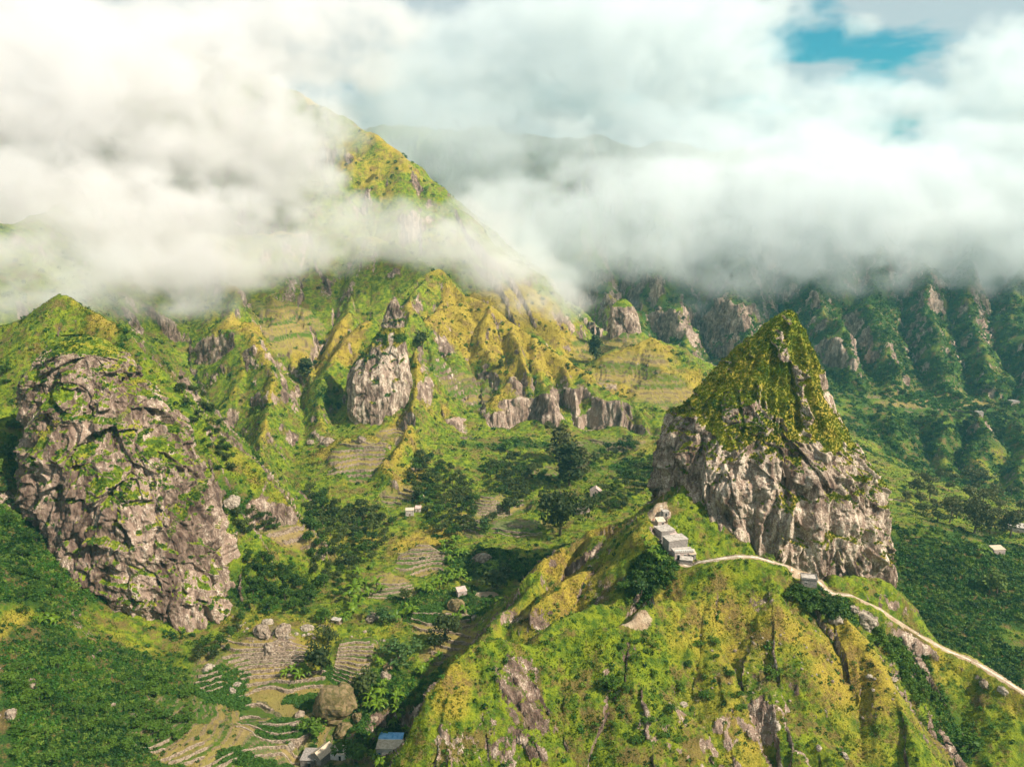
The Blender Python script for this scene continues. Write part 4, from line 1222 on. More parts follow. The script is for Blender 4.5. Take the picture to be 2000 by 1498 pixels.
# ---- village on the crest
hut('upper grey block house with a pale flat roof in the hilltop village', V_UP, 6.4, 6.0, 6.3, .38, 'grey_block', 'concrete_roof', openings=[('door', 'front', 1.6, 0, .95, 2.1, 'wood'), ('window', 'left', 2, 1.2, .9, .9, 'opening'), ('window', 'left', 4.6, 1.2, .9, .9, 'opening')], name='block_house', cat='house', sink=3)
hut('roofless dark block house with small square windows, lowest on the village slope', V_LOW, 5.4, 7.0, 5.2, .42, 'dark_block', 'grey_block', openings=[('window', 'left', 1.5, 1.0, .7, .9, 'opening'), ('window', 'left', 3.4, 1.0, .7, .9, 'opening'), ('window', 'left', 5.3, 1.0, .7, .9, 'opening')], name='block_house', cat='house', parapet=True, sink=5)
hut('wide house with a white flat roof in the middle of the hilltop village', V_MID, 8.6, 5.4, 5.6, .30, 'grey_block', 'concrete_roof', openings=[('door', 'front', 2.5, 0, .95, 2.1, 'blue_paint'), ('window', 'front', -.5, 1.1, .9, .9, 'opening'), ('window', 'right', 2.6, 1.2, .9, .9, 'opening')], name='block_house', cat='house', sink=4)
tb = hut('pink walled house with a railed white roof terrace beside the path', V_TER, 7.8, 4.2, 3.0, .12, 'pink_wall', 'concrete_roof', openings=[('door', 'front', -2.4, 0, .95, 2.1, 'opening'), ('window', 'front', .4, 1.0, 1.0, 1.0, 'opening'), ('window', 'front', 2.3, 1.0, .8, 1.0, 'opening')], name='terrace_house', cat='house', sink=3)
for i in range(9):
    bx('baluster', (-3.6 + i * .9 - .06, -.10, 3.23), (-3.6 + i * .9 + .06, .02, 3.95), 'whitewash', tb)
bx('railing', (-3.85, -.14, 3.953), (3.85, .06, 4.08), 'whitewash', tb)
hut('low shed with a flat white slab roof just above the path bend', V_SLAB, 4.8, 3.4, 1.9, -.25, 'grey_block', 'concrete_roof', openings=[('door', 'left', 1.5, 0, .8, 1.6, 'opening')], name='low_shed', cat='shed', sink=3)
hut('narrow stone store squeezed behind the wide house of the hilltop village', P(1321, 1064, 307), 3.2, 4.5, 3.4, .3, 'dark_block', 'pink_roof', 'lean', openings=[('door', 'front', 0, 0, .8, 1.8, 'wood')], name='stone_store', cat='shed')
hut('small lean-to with a rusty roof against the pink walled terrace house', P(1353, 1091, 293), 2.6, 3.0, 2.0, .1, 'grey_block', 'tile_roof', 'lean', openings=[('door', 'front', 0, 0, .8, 1.6, 'opening')], name='lean_to', cat='shed')
hut('small grey water tank hut on the crest above the village', P(1301, 1008, 324), 2.6, 2.6, 2.0, .2, 'grey_block', 'concrete_roof', openings=[('door', 'front', 0, 0, .8, 1.6, 'opening')], name='tank_hut', cat='hut')
hut('small pale shed with a bright roof above the village houses', V_TOP, 3.4, 3.0, 2.3, .25, 'pink_wall', 'cream_roof', 'lean', openings=[('door', 'front', .6, 0, .8, 1.8, 'opening')], name='pale_shed', cat='shed')
hut('lonely stone hut with a flat grey roof beside the crest path', V_HUT, 5.6, 4.0, 3.3, -.22, 'grey_block', 'concrete_roof', openings=[('door', 'right', 2.2, 0, .9, 1.9, 'opening'), ('window', 'front', -1.2, 1.6, .6, .5, 'opening')], name='stone_hut', cat='hut', parapet=True, sink=2)
# ---- valley houses
t = hut('white house with a blue roof strip and open courtyard at the valley bottom', H_BLUE, 7.0, 5.5, 3.6, -.03, 'whitewash', 'cream_roof', openings=[('door', 'front', -2.2, 0, .9, 2.0, 'blue_paint'), ('window', 'front', .2, 1.2, .9, 1.0, 'opening'), ('window', 'left', 2.5, 1.3, .9, 1.0, 'opening')], name='white_house', cat='house')
bx('rear_wing', (-3.5, 5.503, -2), (6.0, 9.5, 3.9), 'pale_blue_wall', t)
bx('blue_roof', (-3.7, 5.73, 3.903), (6.2, 9.7, 4.1), 'blue_roof', t)
bx('side_wing', (3.503, -2.5, -2.5), (9.5, 5.4, 3.0), 'whitewash', t)
quadroof('side_roof', [(3.3, -2.8, 3.05), (9.8, -2.8, 3.05), (9.8, 5.3, 4.1), (3.3, 5.3, 4.1)], .12, 'cream_roof', t)
bx('porch_roof', (-1.0, -3.2, 2.3), (3.2, -.22, 2.42), 'cream_roof', t)
for px in (-.8, 3.0): bx('porch_post', (px - .08, -3.1, -1), (px + .08, -2.94, 2.297), 'wood', t)
t = hut('stone farmhouse with a tilted tiled gable roof at the foot of the terraces', H_FARM, 5.0, 7.5, 3.4, -.55, 'grey_block', 'tile_roof', 'gable', openings=[('door', 'front', 0, 0, 1.0, 2.0, 'wood')], name='farmhouse', cat='house')
hut('dark walled outbuilding with a flat grey roof beside the tiled farmhouse', H_OUT, 5.2, 7.0, 3.0, -.05, 'dark_block', 'grey_block', openings=[('door', 'front', .8, 0, 1.1, 2.0, 'opening')], name='outbuilding', cat='outbuilding')
hut('long shed with a cream sheet roof on the right of the farmhouse', H_SHED, 7.4, 4.2, 2.8, -.1, 'whitewash', 'cream_roof', 'lean', openings=[('door', 'front', 1.8, 0, .9, 2.0, 'opening')], name='long_shed', cat='shed')
hut('tiny hut with a pale pink roof on a walled platform among banana plants', on(904, 1164), 5.0, 4.2, 2.8, .35, 'pink_wall', 'pink_roof', 'lean', openings=[D_], name='pink_hut', cat='hut')
hut('small white house on the end of the yellow spur above the groves', on(800, 1008), 5.5, 5, 4.0, .1, 'concrete_roof', 'cream_roof', 'flat', openings=[D_], name='white_hut', cat='hut')
hut('little white shed with a brown doorway right of the house on the yellow spur', on(817, 1000), 4.0, 3.5, 2.6, 0, 'concrete_roof', 'pink_roof', 'lean', openings=[D_], name='white_shed', cat='shed')
hut('reddish ruin half hidden behind the big spreading tree', on(1138, 1004), 9, 6, 3.4, .1, 'pink_wall', 'tile_roof', 'lean', openings=[D_], name='red_ruin', cat='ruin')
hut('reddish stone barn on the far side of the dark coffee grove', on(1163, 972), 8, 6, 4.0, -.1, 'pink_wall', 'pink_roof', 'gable', openings=[D_], name='red_barn', cat='barn')
hut('brown roofed hut among the dense shrubs of the far right slope', on(1952, 1083), 7.5, 5, 3.2, .1, 'pink_wall', 'tile_roof', 'lean', openings=[D_], name='brown_hut', cat='hut')
hut('grey roofed barn at the far right edge among the hazy trees', on(1988, 1040), 13, 7, 3.6, -.3, 'grey_block', 'concrete_roof', 'lean', openings=[D_], name='grey_barn', cat='barn')
hut('whitish hut among the hazy far terraces at the right edge', on(1985, 792), 11, 8, 5, 0, 'pink_wall', 'grey_block', 'flat', openings=[D_], name='far_hut', cat='hut')
hut('tiny white shack on the hazy terraces left of the far huts', on(1915, 812), 7, 6, 4, 0, 'pink_wall', 'grey_block', 'flat', openings=[D_], name='far_hut', cat='hut')
hut('pale stone shelter beside the dark oval tree above the small stepped field', on(655, 1218), 4.5, 2.6, 1.8, -.3, 'dry_stone', 'concrete_roof', 'flat', openings=[('door', 'front', 0, 0, .8, 1.4, 'opening')], name='stone_shelter', cat='shelter')
print('houses', round(time.time() - T0, 1))


# ------------------------------------------------------------------ path sheet and its parapet
def path_sheet():
    W_ = np.array([P(*p) for p in PATHPTS])
    pts = []
    for a, b in zip(W_[:-1], W_[1:]):
        n = max(2, int(math.dist(a, b) / 1.0))
        for i in range(n): pts.append(a + (b - a) * i / n)
    pts = np.array(pts)
    kern = np.ones(7) / 7
    for i in range(2): pts[:, i] = np.convolve(np.pad(pts[:, i], 3, mode='edge'), kern, 'valid')
    V, F = [], []
    for i in range(len(pts)):
        d = pts[min(i + 1, len(pts) - 1)] - pts[max(i - 1, 0)]
        nx, ny = -d[1], d[0]; l = math.hypot(nx, ny); nx /= l; ny /= l
        w = .75 + .3 * math.sin(i * .37) * math.sin(i * .11) + .2 * math.sin(i * 1.13)
        for s in (-1, -.4, .4, 1):
            x, y = pts[i, 0] + nx * w * s, pts[i, 1] + ny * w * s
            V.append((x, y, gz(x, y) + (.10 if abs(s) < 1 else -.05)))
    for i in range(len(pts) - 1):
        for j in range(3):
            a = i * 4 + j; F.append((a, a + 1, a + 5, a + 4))
    me = bpy.data.meshes.new('path'); me.from_pydata(V, [], F); me.materials.append(MAT['dirt']); me.update()
    o = link('path', me); tag(o, 'pale dirt path winding along the crest', kind='structure')


path_sheet()


def rock_mesh(seed, sub=3, flat=.8, rough=.22):
    import bmesh
    bm = bmesh.new(); bmesh.ops.create_icosphere(bm, subdivisions=sub, radius=1)
    co = np.array([v.co[:] for v in bm.verts])
    o, v_, j = facets(co[:, 0] * 1.3 + seed * 3, co[:, 1] * 1.3 + seed, co[:, 2] * 1.3, seed)
    o2, v2, j2 = facets(co[:, 0] * 3 + seed * 3, co[:, 1] * 3 + seed, co[:, 2] * 3, seed + 3)
    k = 1 + rough * o + rough * .3 * o2 + .12 * n3(co[:, 0] * 2 + seed, co[:, 1] * 2, co[:, 2] * 2)
    co = co * k[:, None] * np.array([1, .85, flat])
    for v, c in zip(bm.verts, co): v.co = c
    me = bpy.data.meshes.new('boulder'); bm.to_mesh(me); bm.free()
    return me


ROCKS = [rock_mesh(s, 4, .8) for s in range(6)]
_rk = {}


def boulder(label, u, v, s, mat='boulder', k=0, sz=(1, 1, 1), sink=.25, rz=0.0, loc=None, name='boulder', group=None):
    key = (k, mat)
    if key not in _rk:
        me = ROCKS[k].copy(); me.materials.append(MAT[mat]); me.polygons.foreach_set('use_smooth', [False] * len(me.polygons)); _rk[key] = me
    o = link(name, _rk[key])
    p = loc or on(u, v)
    o.location = (p[0], p[1] + s * .3, p[2] + s * sz[2] * (.8 - sink * 2) * .5)
    o.scale = (s * sz[0], s * sz[1], s * sz[2]); o.rotation_euler = (0, 0, rz)
    return tag(o, label, 'boulder', group)


boulder('huge square block of rock with a grassy brown top below the small stepped field', 655, 1398, 8.6, 'mossy_boulder', 0, (1, .9, 1.15), .0, .2, name='rock_block')
for (lb, u, v, s, m, k_) in [
    ('mossy rounded boulder in front of the huge square block', 672, 1432, 4.2, 'mossy_boulder', 1), ('brownish boulder at the right foot of the huge square block', 700, 1405, 2.9, 'mossy_boulder', 2),
    ('pale egg-shaped boulder right of the huge square block', 728, 1406, 2.2, 'boulder', 3), ('greenish boulder between banana plants beside the stepped field', 757, 1307, 3.0, 'mossy_boulder', 4),
    ('pair-topped grey boulder below the stepped field on the right', 752, 1325, 2.8, 'boulder', 5), ('large grey boulder at the upper edge of the left terraces', 512, 1240, 5.0, 'boulder', 2),
    ('pale boulder standing behind the large grey one on the left terraces', 522, 1218, 3.0, 'pale_boulder', 0), ('boulder with a green cap above the left terraces', 552, 1236, 4.6, 'boulder', 4),
    ('dark sided boulder in the middle of the left terraces', 524, 1275, 4.0, 'boulder', 5), ('low pale boulder on the bank beside the dark bushes', 598, 1230, 3.2, 'pale_boulder', 3),
    ('flat grey rock beside the spring in the valley middle', 727, 1212, 4.0, 'boulder', 1), ('round tan boulder in the green slope below the ploughed field', 942, 1095, 5.6, 'boulder', 3),
    ('dark rock mound carrying the pink roofed hut', 893, 1192, 6.0, 'mossy_boulder', 2), ('pale boulder at the left edge of the dark bushes by the huge block', 618, 1392, 2.0, 'pale_boulder', 1),
    ('grey stone standing among crops left of the farmhouse', 575, 1418, 2.2, 'boulder', 0), ('pale rock among the crops above the farmhouse', 566, 1460, 1.9, 'pale_boulder', 5), ('tall brown stone on the bank left of the square block', 585, 1400, 2.6, 'boulder', 4),
    ('pale split boulder at the right end of the dark bush by the path', 1637, 1214, 3.0, 'pale_boulder', 0), ('large pale outcrop beside the path below the stone hut', 1688, 1216, 5.4, 'pale_boulder', 5), ('small pale rock left of the large outcrop by the path', 1664, 1192, 2.4, 'pale_boulder', 2),
    ('reddish brown boulder on the slope left of the valley groves', 640, 868, 6.0, 'boulder', 1), ('round boulder beside the yellow spur', 608, 866, 4.0, 'boulder', 3), ('reddish rock on the middle yellow slope', 705, 862, 4.0, 'boulder', 5),
    ('leaning white slab of rock at the gorge behind the broad crag', 452, 985, 5.5, 'pale_boulder', 4), ('pale rock at the bottom edge of the right hillside', 1648, 1478, 1.6, 'pale_boulder', 2), ('white rock low on the slope near the bottom edge', 1600, 1462, 1.3, 'pale_boulder', 1),
    ('stack of pale stones on the dry slope right of the centre', 1745, 1328, 1.7, 'pale_boulder', 3), ('pale stone on the golden slope below the large outcrop', 1700, 1322, 1.3, 'pale_boulder', 0), ('brown rock on the crest near the right edge', 1925, 1338, 2.3, 'boulder', 4), ('pale rock on the crest close to the right edge', 1960, 1352, 2.0, 'pale_boulder', 5),
    ('grey boulder on the bank beside the curved terraces', 868, 1212, 2.6, 'pale_boulder', 2), ('small white rock above the curved terraces', 925, 1208, 2.0, 'pale_boulder', 4), ('pale rock beside the lower curved terrace', 863, 1285, 1.8, 'pale_boulder', 0), ('white rock below the red earth on the bare knoll', 1335, 1378, 1.6, 'pale_boulder', 3),
    ('pale rock in the small valley at the left edge', 60, 1340, 2.5, 'boulder', 5), ('grey rock in the dark green slope near the left edge', 22, 1400, 2.9, 'boulder', 2), ('pale rock amid the shrubs left of the terraces', 258, 1400, 1.3, 'boulder', 1), ('small boulder in shrubs near the broad crag foot', 220, 1378, 1.2, 'boulder', 4),
    ('boulder at the foot of the broad crag beside the dark bushes', 405, 1308, 2.6, 'pale_boulder', 1), ('pale stone heap in the wall between two crop terraces', 462, 1340, 2.2, 'pale_boulder', 3), ('stone heap lower down the same terrace wall', 452, 1352, 1.9, 'pale_boulder', 5),
]:
    boulder(lb, u, v, s * .9, m, k_, (1.1, .9, .8 + .15 * (k_ % 3)), .3, k_ * 1.1)
# rubble strewn over the bank beside the left terraces
RR = random.Random(4)
rub = [RR.choice([(470, 1215), (500, 1250), (545, 1265), (560, 1245), (535, 1290), (560, 1300), (600, 1240), (640, 1215), (470, 1235), (700, 1240), (720, 1262), (745, 1258), (760, 1290)]) for _ in range(70)]
for i, (u, v) in enumerate(rub):
    boulder('small pale stone in the rubble beside the stepped field', u + RR.gauss(0, 11), v + RR.gauss(0, 8), .3 + RR.random() ** 2 * .9, RR.choice(['pale_boulder', 'boulder']), RR.randrange(6), (1, 1, .8), .15, RR.random() * 6, name='stone', group='rubble on the bank of the valley terraces')
for i in range(60):
    u, v = RR.choice([(1560, 1240), (1530, 1280), (1480, 1260), (1700, 1340), (1740, 1330), (1490, 1380), (1400, 1330), (1690, 1440), (1790, 1440), (1380, 1260), (1600, 1320)])
    boulder('small weathered stone lying in the grass of the front hillside', u + RR.gauss(0, 28), v + RR.gauss(0, 22), .22 + RR.random() * .5, RR.choice(['pale_boulder', 'boulder']), RR.randrange(6), (1, 1, .8), .15, RR.random() * 6, name='stone', group='loose stones on the front hillside')
print('boulders', round(time.time() - T0, 1))


# ------------------------------------------------------------------ terrace walls and crop rows that follow the ground
def contour_walls(u, v, Y, rx, ry, st, label, maxn=14, h=.9, rows=None, mat='dry_stone'):
    c = P(u, v, Y)
    p0 = gh(u, v)
    cx, cy = (p0.x, p0.y)
    nx, ny = int(rx * 2 / 1.0), int(ry * 2 / .35)
    X, Yg = np.meshgrid(np.linspace(cx - rx, cx + rx, nx), np.linspace(cy - ry, cy + ry, ny), indexing='ij')
    k_ = min((q for q in TERR), key=lambda q: math.hypot(q[0] - u, q[1] - v))
    c = cen(k_[0], k_[1], k_[2]); _s, gx, gy, zc = _cen[(k_[0], k_[1], 'st')]
    sm = (zc + gx * (X - c[0]) + gy * (Yg - c[1]) + tnoise(X, Yg, c[1])) + .14 * st
    if k_[3] > 29: sm = .35 * sm + .65 * ground(X.ravel(), Yg.ravel(), False).reshape(X.shape)
    gyy = np.gradient(sm, axis=1)
    n = 0
    order = ['lowest', 'second', 'third', 'fourth', 'fifth', 'sixth', 'seventh', 'eighth', 'ninth', 'tenth', 'eleventh', 'twelfth', 'thirteenth', 'fourteenth']
    lev = np.arange(math.ceil(sm.min() / st), math.floor(sm.max() / st) + 1) * st
    outl = []
    for L0 in lev:
        ys = np.full(nx, np.nan)
        for i in range(nx):
            s = sm[i] - L0
            k_ = np.nonzero((s[:-1] < 0) & (s[1:] >= 0))[0]
            if len(k_): ys[i] = Yg[i, k_[len(k_) // 2]]
        i = 0
        while i < nx:
            if np.isnan(ys[i]): i += 1; continue
            j = i
            while j + 1 < nx and not np.isnan(ys[j + 1]) and abs(ys[j + 1] - ys[j]) < 1.6: j += 1
            if j - i >= 7: outl.append([(X[q, 0], ys[q], L0) for q in range(i, j + 1)])
            i = j + 1
    outl.sort(key=lambda q: q[0][1])
    for q in outl[:maxn]:
        q = np.array(q)
        ky = np.ones(5) / 5
        q[:, 1] = np.convolve(np.pad(q[:, 1], 2, mode='edge'), ky, 'valid')
        V, F = [], []
        for i, (x, y, z) in enumerate(q):
            a = .12 * math.sin(i * 2.1 + z) + RR.gauss(0, .06); b = h + RR.gauss(0, .10)
            zz = gz(x, y)
            zl, zu = gz(x, y - .9), gz(x, y + 1.0) + .30 + .22 * b
            V += [(x, y - .50 + a, zl - .6), (x, y - .34 + a, zu), (x, y + .22 + a, zu), (x, y + .35, zl - .6)]
        for i in range(len(q) - 1):
            for k_ in range(3):
                s = i * 4 + k_; F.append((s, s + 4, s + 5, s + 1))
        e = (len(q) - 1) * 4
        F += [(0, 1, 2, 3), (e + 3, e + 2, e + 1, e)]
        me = bpy.data.meshes.new('terrace_wall'); me.from_pydata(V, [], F); me.materials.append(MAT[mat]); me.update()
        o = link('terrace_wall', me)
        tag(o, '%s dry stone wall %s' % (order[min(n, 13)], label), 'terrace wall', 'terrace walls')
        o['kind'] = 'thing'
        n += 1


def _st(u, v):
    k_ = min((q for q in TERR), key=lambda q: math.hypot(q[0] - u, q[1] - v)); return _cen[(k_[0], k_[1], 'st')][0]


contour_walls(500, 1300, 0, 21, 20, _st(500, 1300), 'from the bottom in the upper left terraced field')
contour_walls(455, 1400, 0, 26, 15, _st(455, 1400), 'from the bottom in the lower left terraced field')
contour_walls(560, 1445, 0, 23, 10, _st(560, 1445), 'from the bottom in the terraced field above the farmhouse')
contour_walls(400, 1455, 0, 22, 10, _st(400, 1455), 'from the bottom in the lowest left terraced field')
contour_walls(560, 1350, 0, 15, 12, _st(560, 1350), 'from the bottom in the terraced field left of the square block')
for (u_, v_, rx_, ry_, lb_) in ((1010, 1030, 16, 10, 'of the ploughed field under the dark grove'), (925, 1030, 8, 12, 'of the little field at the tip of the bank grove'), (820, 1100, 14, 14, 'on the yellow slope above the banana row'),
                               (860, 1215, 15, 10, 'around the small curved field in the valley bottom'), (700, 900, 20, 20, 'on the yellow slope left of the spur'), (770, 850, 13, 11, 'under the pale rock slab'), (780, 970, 12, 10, 'on the nose of the yellow spur'), (1180, 870, 28, 16, 'of the meadow under the cliffs'), (565, 1045, 14, 7, 'of the red field under the bright green spur')):
    contour_walls(u_, v_, 0, rx_, ry_, _st(u_, v_), lb_)
contour_walls(690, 1295, 0, 8, 12, _st(690, 1295), 'up the small stepped field above the square block', h=.7)
contour_walls(765, 1158, 0, 12, 10, _st(765, 1158), 'up the striped field right of the banana plants')
contour_walls(975, 990, 0, 17, 14, _st(975, 990), 'from the bottom in the striped field under the dark grove')
contour_walls(880, 1268, 0, 9, 12, _st(880, 1268), 'of the curved terraces beside the gully', h=.7)
contour_walls(1185, 672, 0, 30, 36, _st(1185, 672), 'from the bottom of the golden terraces under the rocky knob', h=.8, mat='tread')
print('walls', round(time.time() - T0, 1))


# ------------------------------------------------------------------ trees
def trunk_mesh(h, r, seed, limbs=4):
    rg = random.Random(seed)
    V, F = [], []

    def limb(p, q, r0, r1, n=6):
        p, q = Vector(p), Vector(q); d = (q - p).normalized(); u = d.orthogonal().normalized(); w = d.cross(u)
        b = len(V)
        for (c, rr) in ((p, r0), ((p + q) / 2 + Vector((rg.gauss(0, .04) * h, rg.gauss(0, .04) * h, 0)), (r0 + r1) / 2), (q, r1)):
            for i in range(n):
                a = i * 6.283 / n; V.append(tuple(c + (u * math.cos(a) + w * math.sin(a)) * rr))
        for s in range(2):
            for i in range(n): F.append((b + s * n + i, b + s * n + (i + 1) % n, b + (s + 1) * n + (i + 1) % n, b + (s + 1) * n + i))
    limb((0, 0, -.12 * h), (rg.gauss(0, .02) * h, rg.gauss(0, .02) * h, h * .72), r, r * .45)
    for i in range(limbs):
        a = i * 6.283 / limbs + rg.random(); z = h * (.3 + .3 * rg.random())
        limb((0, 0, z), (math.cos(a) * h * .28, math.sin(a) * h * .28, z + h * .25), r * .5, r * .18, 5)
    me = bpy.data.meshes.new('trunk'); me.from_pydata(V, [], F); me.materials.append(MAT['bark']); me.update()
    return me


def crown_mesh(kind, seed, mat):
    """crowns one metre high, made of clumps of leaf-sized faces spread through the volume"""
    rg = np.random.default_rng(seed)
    Vs, Fs, n = [], [], 0
    if kind == 'round': cl = [(rg.normal() * .16, rg.normal() * .16, .45 + .32 * rg.random(), .17 + .10 * rg.random()) for _ in range(9)]; leaf = .075; cnt = 62
    elif kind == 'tall': cl = [(rg.normal() * .07, rg.normal() * .07, .22 + .68 * i / 12, .15 - .07 * i / 12 + .03 * rg.random()) for i in range(13)]; leaf = .05; cnt = 70
    elif kind == 'spread': cl = [(rg.normal() * .24, rg.normal() * .20, .30 + .48 * rg.random(), .15 + .09 * rg.random()) for _ in range(20)]; leaf = .045; cnt = 90
    elif kind == 'thin': cl = [(rg.normal() * .16, rg.normal() * .16, .55 + .35 * rg.random(), .09 + .06 * rg.random()) for _ in range(11)]; leaf = .05; cnt = 34
    else: cl = [(rg.normal() * .10, rg.normal() * .10, .25 + .5 * rg.random(), .2 + .06 * rg.random()) for _ in range(8)]; leaf = .06; cnt = 70
    for i, (x, y, z, r) in enumerate(cl):
        V, F = clump(cnt, r, leaf, .85, seed * 31 + i, .45)
        Vs.append(V + np.array([x, y, z])); Fs.append(F + n); n += len(V)
    me = tri_ok(np.concatenate(Vs), np.concatenate(Fs)); me.name = 'crown'; me.materials.append(MAT[mat]); return me


_tree = {}


def tree(label, u, v, h, kind='round', mat='tree_leaf', w=1.0, k_=0, group=None, name='tree', loc=None, cat='tree'):
    key = (kind, mat, k_)
    if key not in _tree: _tree[key] = (crown_mesh(kind, k_ * 7 + 3, mat), trunk_mesh(1.0, .035 if kind != 'tall' else .02, k_))
    p = loc or on(u, v)
    t = thing(name, label, cat, p, RR.random() * 6.28, group)
    t.scale = (h * w, h * w, h)
    link('trunk', _tree[key][1], t); link('crown', _tree[key][0], t)
    return t


def inside(poly, x, y):
    c = False; n = len(poly)
    for i in range(n):
        (x1, y1), (x2, y2) = poly[i], poly[(i + 1) % n]
        if (y1 > y) != (y2 > y) and x < (x2 - x1) * (y - y1) / (y2 - y1) + x1: c = not c
    return c


def grove(poly, n, hpx, kind, mat, label, group, name='tree', w=1.0, mind=.72, cat='tree'):
    us, vs = [q[0] for q in poly], [q[1] for q in poly]
    got = []
    tries = 0
    while len(got) < n and tries < 4000:
        tries += 1
        u, v = RR.uniform(min(us), max(us)), RR.uniform(min(vs), max(vs))
        if not inside(poly, u, v): continue
        if any(math.hypot(u - a, (v - b) * 1.3) < hpx * mind for a, b in got): continue
        got.append((u, v))
        p = gh(u, v)
        if p is None: continue
        d = p.y * CP - (p.z - CAMZ) * SP
        h = .88 * hpx * d / FPX * RR.uniform(.7, 1.35)
        tree(label, 0, 0, h, kind, 'bush_tree_leaf' if mat == 'tree_leaf' and RR.random() < .35 else mat, w * RR.uniform(.85, 1.2), RR.randrange(4), group, name, (p.x, p.y, p.z), cat)


grove([(818, 890), (850, 905), (905, 935), (935, 980), (925, 1035), (890, 1065), (850, 1030), (815, 985), (800, 930)], 62, 20, 'round', 'tree_leaf', 'dark bushy tree in the dense grove right of the yellow spur', 'dark grove right of the yellow spur', w=1.25)
grove([(955, 915), (1010, 895), (1060, 905), (1075, 960), (1020, 975), (955, 968)], 44, 19, 'round', 'tree_leaf', 'dark bushy tree in the grove above the striped field', 'dark grove above the striped field', w=1.25)
grove([(1165, 975), (1200, 945), (1250, 895), (1280, 905), (1265, 950), (1215, 995), (1180, 1000)], 34, 19, 'round', 'tree_leaf', 'dark bushy tree in the grove left of the sheer peak', 'dark grove left of the sheer peak', w=1.2)
grove([(1165, 895), (1210, 870), (1248, 868), (1235, 890), (1190, 905)], 9, 20, 'round', 'tree_leaf', 'dark tree in the short row on the bank between meadow and slope', 'short row of dark trees under the cliffs', w=1.1)
grove([(600, 950), (670, 985), (770, 1015), (765, 1065), (705, 1110), (690, 1165), (650, 1170), (610, 1110), (600, 1020)], 66, 26, 'round', 'tree_leaf', 'dark leafy tree in the big wood in the valley middle', 'big dark wood in the valley middle', w=1.15)
grove([(480, 1085), (530, 1090), (585, 1120), (620, 1175), (590, 1205), (520, 1195), (478, 1150)], 36, 22, 'round', 'bush_tree_leaf', 'green bushy tree in the thicket right of the broad crag', 'thicket right of the broad crag', w=1.2)
grove([(455, 1005), (520, 1010), (545, 1035), (470, 1045)], 14, 19, 'round', 'tree_leaf', 'dark low tree under the foot of the bright green spur', 'low trees under the bright green spur', w=1.3)
grove([(380, 1270), (440, 1240), (470, 1205), (478, 1225), (430, 1290), (390, 1300)], 12, 22, 'round', 'tree_leaf', 'dark tree in the shade at the foot of the broad crag', 'trees at the foot of the broad crag', w=1.1)
grove([(1760, 830), (1880, 800), (2000, 795), (2000, 850), (1850, 850)], 26, 16, 'round', 'tree_leaf', 'dark tree on the hazy terraces across the far right valley', 'trees on the far right terraces', w=1.3)
grove([(1700, 770), (1770, 765), (1880, 745), (1990, 745), (1990, 770), (1800, 785)], 18, 13, 'round', 'tree_leaf', 'small dark tree along the upper edge of the far terraces', 'trees above the far right terraces', w=1.3)
grove([(1760, 985), (1850, 1010), (1990, 1030), (1995, 960), (1880, 930), (1800, 940)], 26, 30, 'round', 'olive_leaf', 'hazy green tree in the side valley behind the sheer peak', 'trees in the side valley on the right', w=1.0)
grove([(330, 700), (400, 760), (440, 860), (470, 930), (430, 930), (370, 820)], 26, 18, 'round', 'tree_leaf', 'dark bush high in the gorge behind the broad crag', 'dark bushes in the gorge behind the broad crag', 'bush', w=1.3, cat='bush')
